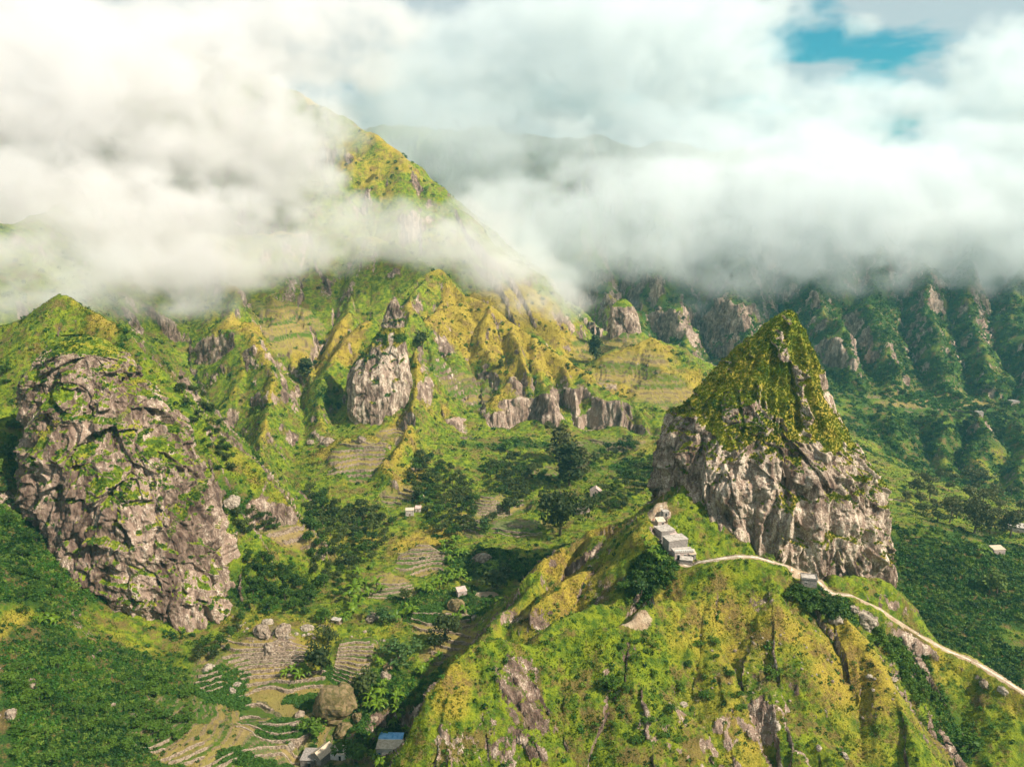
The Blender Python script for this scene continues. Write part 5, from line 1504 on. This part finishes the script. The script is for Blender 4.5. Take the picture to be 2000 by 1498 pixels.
for (lb, u, v, hp, kind, mat, w) in [
    ('tallest dark tree standing at the upper edge of the middle grove', 1092, 902, 78, 'tall', 'olive_leaf', 1.25),
    ('tall full dark tree in front of the tallest one in the middle grove', 1113, 948, 84, 'tall', 'tree_leaf', 1.6),
    ('tall brownish tree right behind the middle grove', 1135, 935, 62, 'tall', 'olive_leaf', 1.4),
    ('big spreading tree with a bare leaning trunk beside the reddish ruin', 1093, 1044, 98, 'spread', 'tree_leaf', .95),
    ('dark tree beside the right end of the striped field', 996, 1006, 36, 'round', 'tree_leaf', 1.1),
    ('dark round tree right of the big spreading tree', 1152, 1000, 34, 'round', 'tree_leaf', 1.1),
    ('slender dark conifer standing alone on the saddle terraces', 1163, 702, 48, 'tall', 'tree_leaf', 1.3),
    ('tiny lone tree on the spur above the pale cliffs', 978, 719, 18, 'tall', 'tree_leaf', 1.4),
    ('dark round tree on the slope right of the pinnacle', 822, 680, 34, 'round', 'tree_leaf', 1.2),
    ('dark tree at the top of the small gorge left of the pinnacle', 600, 735, 36, 'tall', 'tree_leaf', 2.0),
    ('dark green bush on the slope under the pale cliffs', 992, 885, 26, 'round', 'fresh_leaf', 1.3),
    ('dark oval tree above the small stepped field', 640, 1258, 46, 'oval', 'tree_leaf', .95),
    ('bushy dark tree left of the small stepped field', 625, 1318, 62, 'round', 'tree_leaf', 1.0),
    ('bright green bushy tree beside the path in the valley middle', 635, 1215, 32, 'round', 'fresh_leaf', 1.2),
    ('small black-green tree in the striped field', 791, 1176, 36, 'oval', 'tree_leaf', 1.0),
    ('dark bush beside the banana plants above the pink hut', 970, 1150, 40, 'round', 'tree_leaf', 1.5),
    ('dark wide bush right of the tiny banana row', 985, 1135, 30, 'round', 'tree_leaf', 1.5),
    ('dark tree in the gully below the pink hut', 872, 1245, 46, 'round', 'tree_leaf', 1.4),
    ('dark tree further down the same gully', 850, 1268, 36, 'round', 'tree_leaf', 1.2),
    ('blue green bush in the valley bottom above the boulders', 780, 1290, 44, 'round', 'blue_leaf', 1.6),
    ('blue green bush beside the stream bed', 745, 1215, 30, 'round', 'blue_leaf', 1.5),
    ('grey green tree between the two striped fields', 946, 1040, 34, 'oval', 'blue_leaf', 1.0),
    ('dark bush at the corner of the ploughed field', 962, 1018, 20, 'round', 'tree_leaf', 1.4),
    ('dark bush hugging the slope under the huge square block', 615, 1440, 36, 'round', 'fresh_leaf', 1.4),
    ('green tree between the farmhouse and the white house', 690, 1492, 52, 'round', 'fresh_leaf', 1.2),
    ('dark tree behind the banana plants near the square block', 712, 1360, 52, 'round', 'tree_leaf', 1.1),
    ('slim bare-stemmed tree on the right valley spur', 1853, 1020, 50, 'thin', 'olive_leaf', 1.0),
    ('large brown green tree in the right side valley', 1903, 1040, 76, 'spread', 'olive_leaf', .9),
    ('hazy tall tree right of the large brown green one', 1972, 1050, 66, 'spread', 'olive_leaf', .9),
    ('round yellow green tree standing out of the right shrub slope', 1948, 1160, 44, 'round', 'lime_tree_leaf', 1.3),
    ('dark tree at the start of the right dirt track', 1802, 1005, 24, 'round', 'tree_leaf', 1.6),
    ('dark tree further along the right dirt track', 1830, 1020, 24, 'round', 'tree_leaf', 1.6),
    ('pale green sapling beside the path under the sheer face', 1499, 1092, 14, 'round', 'lime_tree_leaf', 1.1),
    ('big round bush at the right edge of the front hillside', 1890, 1475, 40, 'round', 'fresh_leaf', 1.9),
    ('bright green bush on the grassy slope left of the front hollow', 1505, 1322, 22, 'round', 'fresh_leaf', 1.6),
    ('tall green cane clump in the hollow of the front hillside', 1192, 1355, 44, 'oval', 'fresh_leaf', 1.1),
    ('blue green cane clump on the shoulder below the village', 1250, 1165, 40, 'oval', 'blue_leaf', 1.1),
    ('small tree on the rounded knoll at the right of the valley', 1160, 905, 22, 'round', 'tree_leaf', 1.2),
]:
    if mat not in MAT: pass
    p = gh(u, v)
    d = p.y * CP - (p.z - CAMZ) * SP
    tree(lb, u, v, hp * d / FPX * 1.05, kind, mat, w, RR.randrange(4), name='bush' if 'bush' in lb and 'bushy' not in lb or 'cane' in lb else 'tree', cat='bush' if 'bush' in lb and 'bushy' not in lb else 'cane' if 'cane' in lb else 'tree')
grove([(1550, 1150), (1600, 1165), (1640, 1200), (1625, 1215), (1570, 1195), (1530, 1170)], 16, 22, 'round', 'bush_tree_leaf', 'dark green bush in the dense patch below the lonely stone hut', 'dense bushes below the stone hut', 'bush', w=1.5, mind=.5, cat='bush')
grove([(1700, 1225), (1740, 1245), (1790, 1310), (1830, 1370), (1800, 1385), (1745, 1310), (1705, 1260)], 22, 20, 'round', 'fresh_leaf', 'bright green bush in the line down the slope below the path', 'bushes down the slope below the path', 'bush', w=1.5, mind=.7, cat='bush')
grove([(1260, 1110), (1300, 1105), (1300, 1120), (1270, 1130), (1210, 1170), (1200, 1150)], 10, 14, 'round', 'fresh_leaf', 'green bush under the village houses', 'bushes under the village', 'bush', w=1.4, cat='bush')
grove([(20, 1290), (150, 1300), (380, 1340), (380, 1440), (200, 1490), (20, 1490)], 60, 20, 'round', 'fresh_leaf', 'bright green bush on the shrubby slope in the near left corner', 'bushes on the near left slope', 'bush', w=1.7, mind=1.0, cat='bush')
grove([(10, 700), (40, 900), (90, 1080), (120, 1200), (20, 1200), (5, 900)], 24, 18, 'round', 'bush_tree_leaf', 'dark green bush on the steep bank at the left edge', 'bushes at the left edge', 'bush', w=1.6, mind=1.0, cat='bush')
grove([(1150, 1240), (1400, 1250), (1480, 1400), (1300, 1480), (1150, 1440)], 26, 15, 'round', 'fresh_leaf', 'low green bush scattered over the front hollow', 'bushes in the front hollow', 'bush', w=1.7, mind=2.0, cat='bush')
print('trees', round(time.time() - T0, 1))


# ------------------------------------------------------------------ banana plants
def banana_leaf_mesh(seed):
    rg = random.Random(seed)
    V, F = [], []
    n = 6
    droop = .5 + .4 * rg.random()
    for i in range(n + 1):
        t = i / n
        x = t * .95; z = .75 * math.sin(t * 1.9) * (1 - .25 * t) - droop * .6 * t * t
        w = .17 * math.sin(math.pi * min(1, .12 + .88 * t)) + .01
        V += [(x, -w, z - w * .35), (x, 0, z), (x, w, z - w * .35)]
    for i in range(n):
        a = i * 3; F += [(a, a + 3, a + 4, a + 1), (a + 1, a + 4, a + 5, a + 2)]
    me = bpy.data.meshes.new('leaf'); me.from_pydata(V, [], F); me.materials.append(MAT['banana_leaf']); me.update(); return me


BL = [banana_leaf_mesh(i) for i in range(4)]
_bt = trunk_mesh(.9, .09, 5, 0); _bt.materials[0] = MAT['banana_stem'] if 'banana_stem' in MAT else MAT['lime_leaf']


def banana(label, u, v, size, group=None):
    p = gh(u, v)
    d = p.y * CP - (p.z - CAMZ) * SP
    h = .62 * size * d / FPX
    t = thing('banana_plant', label, 'banana plant', (p.x, p.y, p.z), RR.random() * 6, group)
    t.scale = (h * .8, h * .8, h * .8)
    link('stem', _bt, t)
    n = 8
    for i in range(n):
        o = link('leaf', BL[i % 4], t)
        o.location = (0, 0, .55 + .05 * (i % 3)); o.rotation_euler = (0, RR.uniform(-.35, .25), i * 6.283 / n + RR.uniform(-.3, .3))
        s = RR.uniform(.75, 1.1); o.scale = (s, s, s)


for (lb, pts, sz) in [
    ('banana plant in the clump left of the striped field', [(690, 1195), (683, 1175), (700, 1185), (712, 1150), (700, 1145), (690, 1160), (722, 1165), (672, 1215), (700, 1130), (735, 1148), (745, 1160), (690, 1208)], 34),
    ('banana plant in the pair right of the striped field', [(788, 1205), (775, 1215), (798, 1190), (805, 1205)], 30),
    ('banana plant in the large clump under the dark bank grove', [(872, 1085), (885, 1075), (895, 1090), (880, 1100), (868, 1070), (905, 1085), (890, 1065)], 30),
    ('banana plant in the row above the pink roofed hut', [(850, 1145), (862, 1135), (875, 1142), (888, 1138), (845, 1160), (900, 1135), (858, 1150), (872, 1120), (915, 1140), (830, 1155), (885, 1125), (905, 1125)], 28),
    ('banana plant in the small clump right of the banana row', [(935, 1125), (945, 1115), (955, 1122), (962, 1110), (970, 1118)], 26),
    ('banana plant in the gully below the pink roofed hut', [(885, 1215), (895, 1208), (878, 1230), (905, 1200)], 26),
    ('banana plant beside the huge square block', [(735, 1378), (725, 1370), (745, 1365), (718, 1385), (738, 1390), (728, 1358), (750, 1380)], 34),
    ('banana plant in the upright row between the block and the ridge', [(775, 1372), (772, 1388), (778, 1402), (770, 1418), (780, 1360)], 32),
    ('banana plant below the bushy tree left of the stepped field', [(560, 1322), (575, 1318), (592, 1312), (600, 1322), (585, 1328)], 32),
    ('banana plant between the stepped field and the boulders', [(745, 1345), (752, 1338), (742, 1300), (735, 1292)], 26),
    ('banana plant behind the white house at the valley bottom', [(722, 1448), (735, 1452), (745, 1440), (795, 1432)], 28),
    ('banana plant against the wall of the white house', [(735, 1492), (728, 1480), (742, 1497)], 30),
    ('banana plant in the wooded slope left of the yellow spur', [(722, 1012), (735, 1072), (712, 1100), (728, 1112), (790, 1050), (700, 1075)], 20),
    ('banana plant beside the village houses', [(1262, 1068), (1258, 1058), (1272, 1085), (1285, 1092), (1280, 1078), (1290, 1100)], 24),
    ('banana plant in the curved terraces gully', [(845, 1300), (832, 1310), (858, 1290), (825, 1320)], 26),
    ('banana plant among the shrubs on the far right slope', [(1915, 1078), (1928, 1082), (1906, 1070), (1920, 1090)], 22),
    ('broad leaved plant below the broad crag near the left edge', [(85, 1222), (98, 1215), (75, 1215), (108, 1222)], 30),
    ('banana plant in the narrow gorge left of the pinnacle', [(615, 890), (622, 905), (630, 880), (605, 640)], 20),
]:
    for i, (u, v) in enumerate(pts):
        banana(lb, u, v, sz * RR.uniform(.85, 1.25), lb.replace('banana plant', 'banana plants').replace('leaved plant', 'leaved plants'))
print('bananas', round(time.time() - T0, 1))


# ------------------------------------------------------------------ crops in rows
def crops(u, v, rx, ry, n, label, mat='crop_leaf', s0=.8):
    p0 = gh(u, v)
    rg = np.random.default_rng(int(u + v))
    q = rg.random((n * 4, 2)) * 2 - 1
    x = p0.x + q[:, 0] * rx; y = p0.y + q[:, 1] * ry
    row = (y + .25 * x) / (1.9 * s0 / .8); row = row - np.floor(row)
    kp = (np.hypot(q[:, 0], q[:, 1]) + .45 * n2(x / 4, y / 4, 3) < .9) & (row < .62)
    x, y = x[kp][:n], y[kp][:n]
    z = np.array([gz(a, b) for a, b in zip(x, y)])
    V, F = clump(40, 1.0, .5, .7, 33)
    m = tri_ok(V, F); m.materials.append(MAT['crop_cover'])
    scatter('crop_cover', label, np.stack([x, y, z + .2], 1), s0 * (.6 + .7 * rg.random(len(x))), rg.random(len(x)), [m], 9)


leaf_mat('crop_cover', (.030, .085, .010), (.075, .155, .018))
crops(430, 1365, 13, 9, 900, 'leafy green crop covering the left terraces')
crops(440, 1325, 9, 7, 400, 'leafy green crop on the upper left terraces')
crops(560, 1425, 12, 6, 700, 'dark green crop bed above the farmhouse')
crops(600, 1370, 10, 5, 500, 'dark green crop bed beside the huge square block')
crops(720, 1425, 13, 4, 600, 'dark green crop bed below the boulders')
crops(500, 1490, 16, 4, 500, 'dark green crop at the bottom edge')
crops(655, 1330, 6, 5, 260, 'blue green crop above the square block')
crops(830, 1195, 12, 12, 800, 'bright green sugar cane patch below the banana row')
crops(1820, 782, 60, 24, 500, 'green crops on the far right terraces', s0=2.4)


# ------------------------------------------------------------------ people on the path
def person(label, u, v, shirt, trousers, hgt=1.72, rz=0.0, stride=.2):
    a = gh(u, v)
    s = hgt / 1.72
    J = {'pel': (0, 0, .95), 'spi': (0, .01, 1.2), 'chest': (0, 0, 1.38), 'neck': (0, 0, 1.5), 'head': (0, -.01, 1.6), 'top': (0, 0, 1.7),
         'hl': (-.10, 0, .92), 'kl': (-.11, -stride * .5, .5), 'al': (-.11, -stride * .6, .08), 'tl': (-.12, -stride * .6 - .14, .04),
         'hr': (.10, 0, .92), 'kr': (.11, stride * .2, .5), 'ar': (.11, stride, .10), 'tr': (.12, stride - .13, .05),
         'sl': (-.19, 0, 1.42), 'el': (-.25, stride * .3, 1.14), 'wl': (-.25, stride * .1 - .06, .90), 'nl': (-.25, stride * .1 - .09, .80),
         'sr': (.19, 0, 1.42), 'er': (.25, -stride * .3, 1.14), 'wr': (.25, -stride * .5 - .06, .92), 'nr': (.25, -stride * .5 - .10, .82)}
    E = [('pel', 'spi'), ('spi', 'chest'), ('chest', 'neck'), ('neck', 'head'), ('head', 'top'), ('pel', 'hl'), ('hl', 'kl'), ('kl', 'al'), ('al', 'tl'), ('pel', 'hr'), ('hr', 'kr'), ('kr', 'ar'), ('ar', 'tr'), ('chest', 'sl'), ('sl', 'el'), ('el', 'wl'), ('wl', 'nl'), ('chest', 'sr'), ('sr', 'er'), ('er', 'wr'), ('wr', 'nr')]
    Rr = dict(pel=.14, spi=.13, chest=.15, neck=.055, head=.10, top=.07, hl=.10, kl=.065, al=.045, tl=.035, hr=.10, kr=.065, ar=.045, tr=.035, sl=.07, el=.045, wl=.032, nl=.035, sr=.07, er=.045, wr=.032, nr=.035)
    ks = list(J)
    me = bpy.data.meshes.new('body'); me.from_pydata([J[q] for q in ks], [(ks.index(p), ks.index(q)) for p, q in E], [])
    tmp = bpy.data.objects.new('tmp', me); COL.objects.link(tmp)
    md = tmp.modifiers.new('s', 'SKIN'); md.use_smooth_shade = True
    for i, q in enumerate(ks): me.skin_vertices[0].data[i].radius = (Rr[q], Rr[q] * (.75 if q in ('chest', 'spi', 'pel') else 1))
    me.skin_vertices[0].data[0].use_root = True
    tmp.modifiers.new('u', 'SUBSURF').levels = 1
    dg = bpy.context.evaluated_depsgraph_get()
    b = bpy.data.meshes.new_from_object(tmp.evaluated_get(dg))
    bpy.data.objects.remove(tmp)
    b.name = 'body'
    b.materials.clear()
    for m in ('skin', shirt, trousers): b.materials.append(MAT[m])
    for f in b.polygons:
        c = f.center
        f.material_index = 2 if c.z < .98 and abs(c.x) < .21 and c.z > .12 else 1 if (c.z < 1.47 and abs(c.x) < .24 and c.z > 1.08) or (.9 < c.z < 1.47 and abs(c.x) < .19) else 0
    t = thing('person', label, 'person', (a.x, a.y, a.z), rz)
    t.scale = (s, s, s)
    link('body', b, t)
    V, F = clump(60, .115, .07, 1.0, 3, .8)
    V = V + np.array([0, .015, 1.65]); V = V[:]; hm = tri_ok(V, F); hm.materials.append(MAT['hair']); hm.name = 'hair'
    import bmesh
    bm = bmesh.new(); bmesh.ops.create_uvsphere(bm, u_segments=12, v_segments=8, radius=.115)
    for q in bm.verts: q.co = (q.co.x, q.co.y * 1.05 + .02, max(q.co.z, -.03) + 1.655)
    hm = bpy.data.meshes.new('hair'); bm.to_mesh(hm); bm.free(); hm.materials.append(MAT['hair'])
    link('hair', hm, t)


person('person in dark clothes walking down the path right of the stone hut', 1604, 1153, 'dark_cloth', 'blue_cloth', 1.8, .3, .25)
person('person standing on the path between the village bend and the stone hut', 1543, 1106, 'dark_cloth', 'dark_cloth', 1.75, -.6, .1)
person('small figure on the path beside the pale green sapling', 1505, 1093, 'blue_cloth', 'dark_cloth', 1.7, 1.2, .15)
person('person in dark clothes far down the path towards the right edge', 1795, 1240, 'dark_cloth', 'blue_cloth', 1.75, .9, .3)
person('person in a red shirt on the open yard above the village', 1276, 1020, 'red_cloth', 'dark_cloth', 1.75, .2, .1)
t = thing('utility_pole', 'thin wooden pole with a crossbar on the crest above the village', 'pole', on(1294, 990))
V, F = [], []
for i in range(8):
    a = i * math.pi / 4; V += [(math.cos(a) * .12, math.sin(a) * .12, -1), (math.cos(a) * .08, math.sin(a) * .08, 7)]
F = [(2 * i, 2 * ((i + 1) % 8), 2 * ((i + 1) % 8) + 1, 2 * i + 1) for i in range(8)] + [tuple(2 * i + 1 for i in range(8))]
solid('pole', V, F, 'wood', t)
bx('crossbar', (-.8, -.14, 6.3), (.8, -.085, 6.42), 'wood', t)
# the low wall along the bend of the path
V, F = [], []
pts = [(1350, 1091), (1365, 1088), (1385, 1085), (1405, 1086), (1425, 1088), (1440, 1083)]
pp = [Vector(P(u, v, 289 - i * .6)) for i, (u, v) in enumerate(pts)]
for i, q in enumerate(pp):
    z = gz(q.x, q.y)
    V += [(q.x, q.y - .25, z - .6), (q.x, q.y - .22, z + .75), (q.x, q.y + .22, z + .75), (q.x, q.y + .25, z - .6)]
for i in range(len(pp) - 1):
    for k_ in range(3):
        s = i * 4 + k_; F.append((s, s + 4, s + 5, s + 1))
F += [(0, 1, 2, 3), (len(V) - 1, len(V) - 2, len(V) - 3, len(V) - 4)]
o = solid('parapet_wall', V, F, 'dry_stone', None)
tag(o, 'low stone parapet along the path bend right of the village', 'wall', kind='thing')
print('done', round(time.time() - T0, 1))


# ------------------------------------------------------------------ tell look-alikes apart by their place in their group
def sort_out_labels():
    bpy.context.view_layer.update()
    same = {}
    for o in bpy.data.objects:
        if o.get('label') and o.get('group') and o.parent is None: same.setdefault(o['label'], []).append(o)
    ords = 'leftmost,second,third,fourth,fifth,sixth,seventh,eighth,ninth,tenth,eleventh,twelfth,thirteenth,fourteenth,fifteenth,sixteenth'.split(',')
    for lb, os_ in same.items():
        n = len(os_)
        if n < 2: continue
        uv = []
        for o in os_:
            x, y, z = o.location; d = y * CP - (z - CAMZ) * SP; uv.append((FPX * x / d, -(y * SP + (z - CAMZ) * CP) / d, o.scale[2]))
        head, rest = lb.split(' ', 1) if not lb.startswith(('small', 'dark', 'pale')) else (lb, '')
        if n <= 16:
            for k, i in enumerate(sorted(range(n), key=lambda q: uv[q][0])):
                os_[i]['label'] = '%s, %s' % (lb, 'leftmost' if k == 0 else 'rightmost' if k == n - 1 else ords[k] + ' from left')
        else:
            used = set()
            for word, key, rev in (('tallest', 2, True), ('leftmost', 0, False), ('rightmost', 0, True), ('uppermost', 1, False), ('lowest', 1, True), ('smallest', 2, False)):
                for i in sorted(range(n), key=lambda q: uv[q][key], reverse=rev):
                    if i not in used:
                        used.add(i); os_[i]['label'] = '%s %s' % (word, lb); break
            # next ones inwards from both sides
            left = [i for i in sorted(range(n), key=lambda q: uv[q][0]) if i not in used]
            for k, i in enumerate(left[:5]): os_[i]['label'] = '%s, %s from left' % (lb, ords[k + 1])
            for k, i in enumerate(left[::-1][:5]): os_[i]['label'] = '%s, %s from right' % (lb, ords[k + 1])
    for o in bpy.data.objects:
        if o.get('label') and len(o['label'].split()) > 16: print('LONG', len(o['label'].split()), o['label'])


sort_out_labels()


# ------------------------------------------------------------------ clouds (real volumes) and haze
def cloud_material(name, dens, col=(1, 1, 1), aniso=.2):
    m = bpy.data.materials.new(name); m.use_nodes = True
    N, L = m.node_tree.nodes, m.node_tree.links
    N.clear()
    out = N.new('ShaderNodeOutputMaterial')
    pv = N.new('ShaderNodeVolumePrincipled')
    pv.inputs['Color'].default_value = (*col, 1)
    pv.inputs['Density'].default_value = dens
    pv.inputs['Anisotropy'].default_value = aniso
    L.new(pv.outputs[0], out.inputs['Volume'])
    return m


def cloud(name, blobs, lo, hi, vox, mat, scale=90.0, nk=2.3, gain=1.3, step=14.0, off=-.12, squash=1.3):
    """a cloud grown from soft ellipsoids (centre, radii, strength) and torn by noise, filled into a density grid"""
    ng = bpy.data.node_groups.new(name, 'GeometryNodeTree')
    ng.interface.new_socket(name='Geometry', in_out='OUTPUT', socket_type='NodeSocketGeometry')
    ng.interface.new_socket(name='Geometry', in_out='INPUT', socket_type='NodeSocketGeometry')
    N, L = ng.nodes, ng.links
    go = N.new('NodeGroupOutput')
    pos = N.new('GeometryNodeInputPosition').outputs[0]

    def M(op, a, b=None, c=None, clamp=False):
        n = N.new('ShaderNodeMath'); n.operation = op; n.use_clamp = clamp
        for i, q in enumerate((a, b, c)):
            if q is None: continue
            if isinstance(q, bpy.types.NodeSocket): L.new(q, n.inputs[i])
            else: n.inputs[i].default_value = q
        return n.outputs[0]

    def VM(op, a, b=None):
        n = N.new('ShaderNodeVectorMath'); n.operation = op
        for i, q in enumerate((a, b)):
            if q is None: continue
            if isinstance(q, bpy.types.NodeSocket): L.new(q, n.inputs[i])
            else: n.inputs[i].default_value = q
        return n.outputs[1] if op == 'LENGTH' else n.outputs[0]
    # warp the place first so that no blob keeps its outline
    wn = N.new('ShaderNodeTexNoise'); wn.inputs['Scale'].default_value = 1 / (scale * 2.2); wn.inputs['Detail'].default_value = 2
    L.new(pos, wn.inputs['Vector'])
    w = VM('MULTIPLY', VM('SUBTRACT', wn.outputs['Color'], (.5, .5, .5)), (scale * 1.6, scale * 1.6, scale * .8))
    wp = VM('ADD', pos, w)
    shape = None
    for (c, r, s) in blobs:
        q = VM('LENGTH', VM('DIVIDE', VM('SUBTRACT', wp, tuple(c)), tuple(r)))
        f = M('MULTIPLY', M('SUBTRACT', 1.0, q), abs(s))
        f = M('MAXIMUM', f, 0.0)
        if s < 0: shape = M('SUBTRACT', shape, M('MULTIPLY', f, 1.0))
        else: shape = f if shape is None else M('ADD', shape, f)
    sp = VM('MULTIPLY', pos, (1, 1, squash))
    n1 = N.new('ShaderNodeTexNoise'); n1.inputs['Scale'].default_value = 1 / scale; n1.inputs['Detail'].default_value = 6; n1.inputs['Roughness'].default_value = .68
    L.new(VM('ADD', sp, VM('MULTIPLY', w, (.4, .4, .4))), n1.inputs['Vector'])
    nz = M('SUBTRACT', n1.outputs[0], .5)
    d = M('ADD', shape, M('MULTIPLY', nz, nk * 3))
    d = M('MULTIPLY', d, M('MINIMUM', M('MULTIPLY', shape, 3.0), 1.0))
    d = M('MULTIPLY', M('SUBTRACT', d, .18 + off), gain)
    d = M('MINIMUM', M('MAXIMUM', d, 0.0), 1.0)
    vc = N.new('GeometryNodeVolumeCube')
    L.new(d, vc.inputs['Density'])
    vc.inputs['Min'].default_value = lo; vc.inputs['Max'].default_value = hi
    for i, ax in enumerate('XYZ'):
        vc.inputs['Resolution ' + ax].default_value = int((hi[i] - lo[i]) / vox)
    sm = N.new('GeometryNodeSetMaterial'); sm.inputs['Material'].default_value = mat
    L.new(vc.outputs[0], sm.inputs[0]); L.new(sm.outputs[0], go.inputs[0])
    vd = bpy.data.volumes.new(name)
    vd.materials.append(mat)
    vd.render.step_size = step
    o = link(name, vd)
    md = o.modifiers.new('fill', 'NODES'); md.node_group = ng
    tag(o, kind='stuff')
    return o


def B(u, v, Y, rx, ry, rz, s=1.0):
    return (P(u, v, Y), (rx, ry, rz), s)


CLOUDS_NEAR = [
    B(-250, 440, 760, 260, 120, 95, 1.6), B(40, 440, 760, 180, 100, 90, 1.5), B(280, 450, 790, 150, 80, 80, 1.5), B(470, 465, 800, 100, 60, 62, 1.4), B(420, 260, 900, 190, 80, 90, 1.5), B(100, 200, 850, 260, 110, 110, 1.5),
    B(600, 490, 820, 80, 50, 40, 1.3), B(560, 350, 900, 80, 50, 60, 1.3), B(-200, 120, 850, 300, 120, 110, 1.5), B(450, 60, 950, 260, 100, 90, 1.4),
    B(690, 445, 840, 72, 40, 42, 2.0), B(790, 450, 850, 64, 36, 38, 1.9), B(870, 485, 860, 60, 34, 36, 1.9), B(950, 535, 860, 54, 32, 28, 1.6), B(1040, 582, 860, 50, 34, 26, 1.5), B(1110, 605, 870, 46, 34, 22, 1.3), B(570, 300, 960, 70, 50, 80, 1.6),
    B(60, 590, 560, 90, 40, 16, .7), B(350, 590, 700, 90, 50, 18, .6), B(40, 520, 640, 100, 50, 36, 1.5), B(220, 520, 700, 80, 50, 34, 1.4), B(380, 520, 740, 70, 40, 30, 1.3), B(520, 540, 760, 50, 30, 20, 1.0), B(930, 450, 900, 60, 36, 44, 1.6), B(1000, 520, 900, 56, 36, 36, 1.6),
]
CLOUDS_MID = [
    B(900, 440, 1050, 120, 60, 70, 1.6), B(980, 520, 1000, 100, 50, 55, 1.6), B(1080, 565, 980, 60, 50, 40, 1.4), B(1130, 450, 1150, 200, 110, 110, 1.8), B(1400, 450, 1200, 240, 120, 110, 1.8), B(1700, 430, 1200, 260, 120, 125, 1.8),
    B(2000, 450, 1200, 240, 150, 120, 1.8), B(1350, 600, 1200, 130, 40, 22, .9), B(1300, 160, 1400, 300, 130, 110, 1.6), B(1000, 140, 1400, 300, 140, 140, 1.7), B(950, 290, 1350, 200, 110, 110, 1.5), B(1200, 290, 1350, 220, 110, 100, 1.4), B(1620, 240, 1400, 120, 100, 60, 1.0), B(1500, 320, 1350, 280, 130, 110, 1.7), B(1850, 330, 1350, 260, 150, 95, 1.6), B(2150, 240, 1350, 240, 150, 140, 1.7), B(830, 250, 1350, 200, 110, 150, 1.7), B(1250, 20, 1400, 320, 140, 110, 1.6),
    B(1960, 160, 1400, 130, 100, 130, 1.4), B(1700, 210, 1400, 150, 100, 60, 1.2), B(1660, 60, 1500, 60, 60, 30, .7),
]


def build_clouds():
    m = cloud_material('cloud', .019, (.94, .925, .925))
    cloud('cloud_bank', CLOUDS_NEAR, (-760, 500, 60), (160, 1040, 520), 4.0, m, scale=50, step=8, off=-.165)
    m2 = cloud_material('far_cloud', .012, (.90, .93, .94))
    cloud('cloud_bank', CLOUDS_MID, (-500, 880, -40), (1400, 1700, 760), 7.0, m2, scale=85, step=14, off=-.165)
    # air
    bm = [(-3500, -300, -140), (3500, 5200, 760)]
    V = [(x, y, z) for x in (bm[0][0], bm[1][0]) for y in (bm[0][1], bm[1][1]) for z in (bm[0][2], bm[1][2])]
    F = [(0, 1, 3, 2), (4, 6, 7, 5), (0, 4, 5, 1), (2, 3, 7, 6), (0, 2, 6, 4), (1, 5, 7, 3)]
    hz = link('haze', mesh_from('haze', V, F, [cloud_material('haze_air', .00010, (.20, .60, .72), .2)], False))
    tag(hz, kind='stuff')


build_clouds()
S.cycles.volume_bounces = 7
S.cycles.max_bounces = 8
S.cycles.diffuse_bounces = 2
S.cycles.volume_max_steps = 256
S.cycles.use_adaptive_sampling = True
S.cycles.adaptive_threshold = .03
S.cycles.use_denoising = True
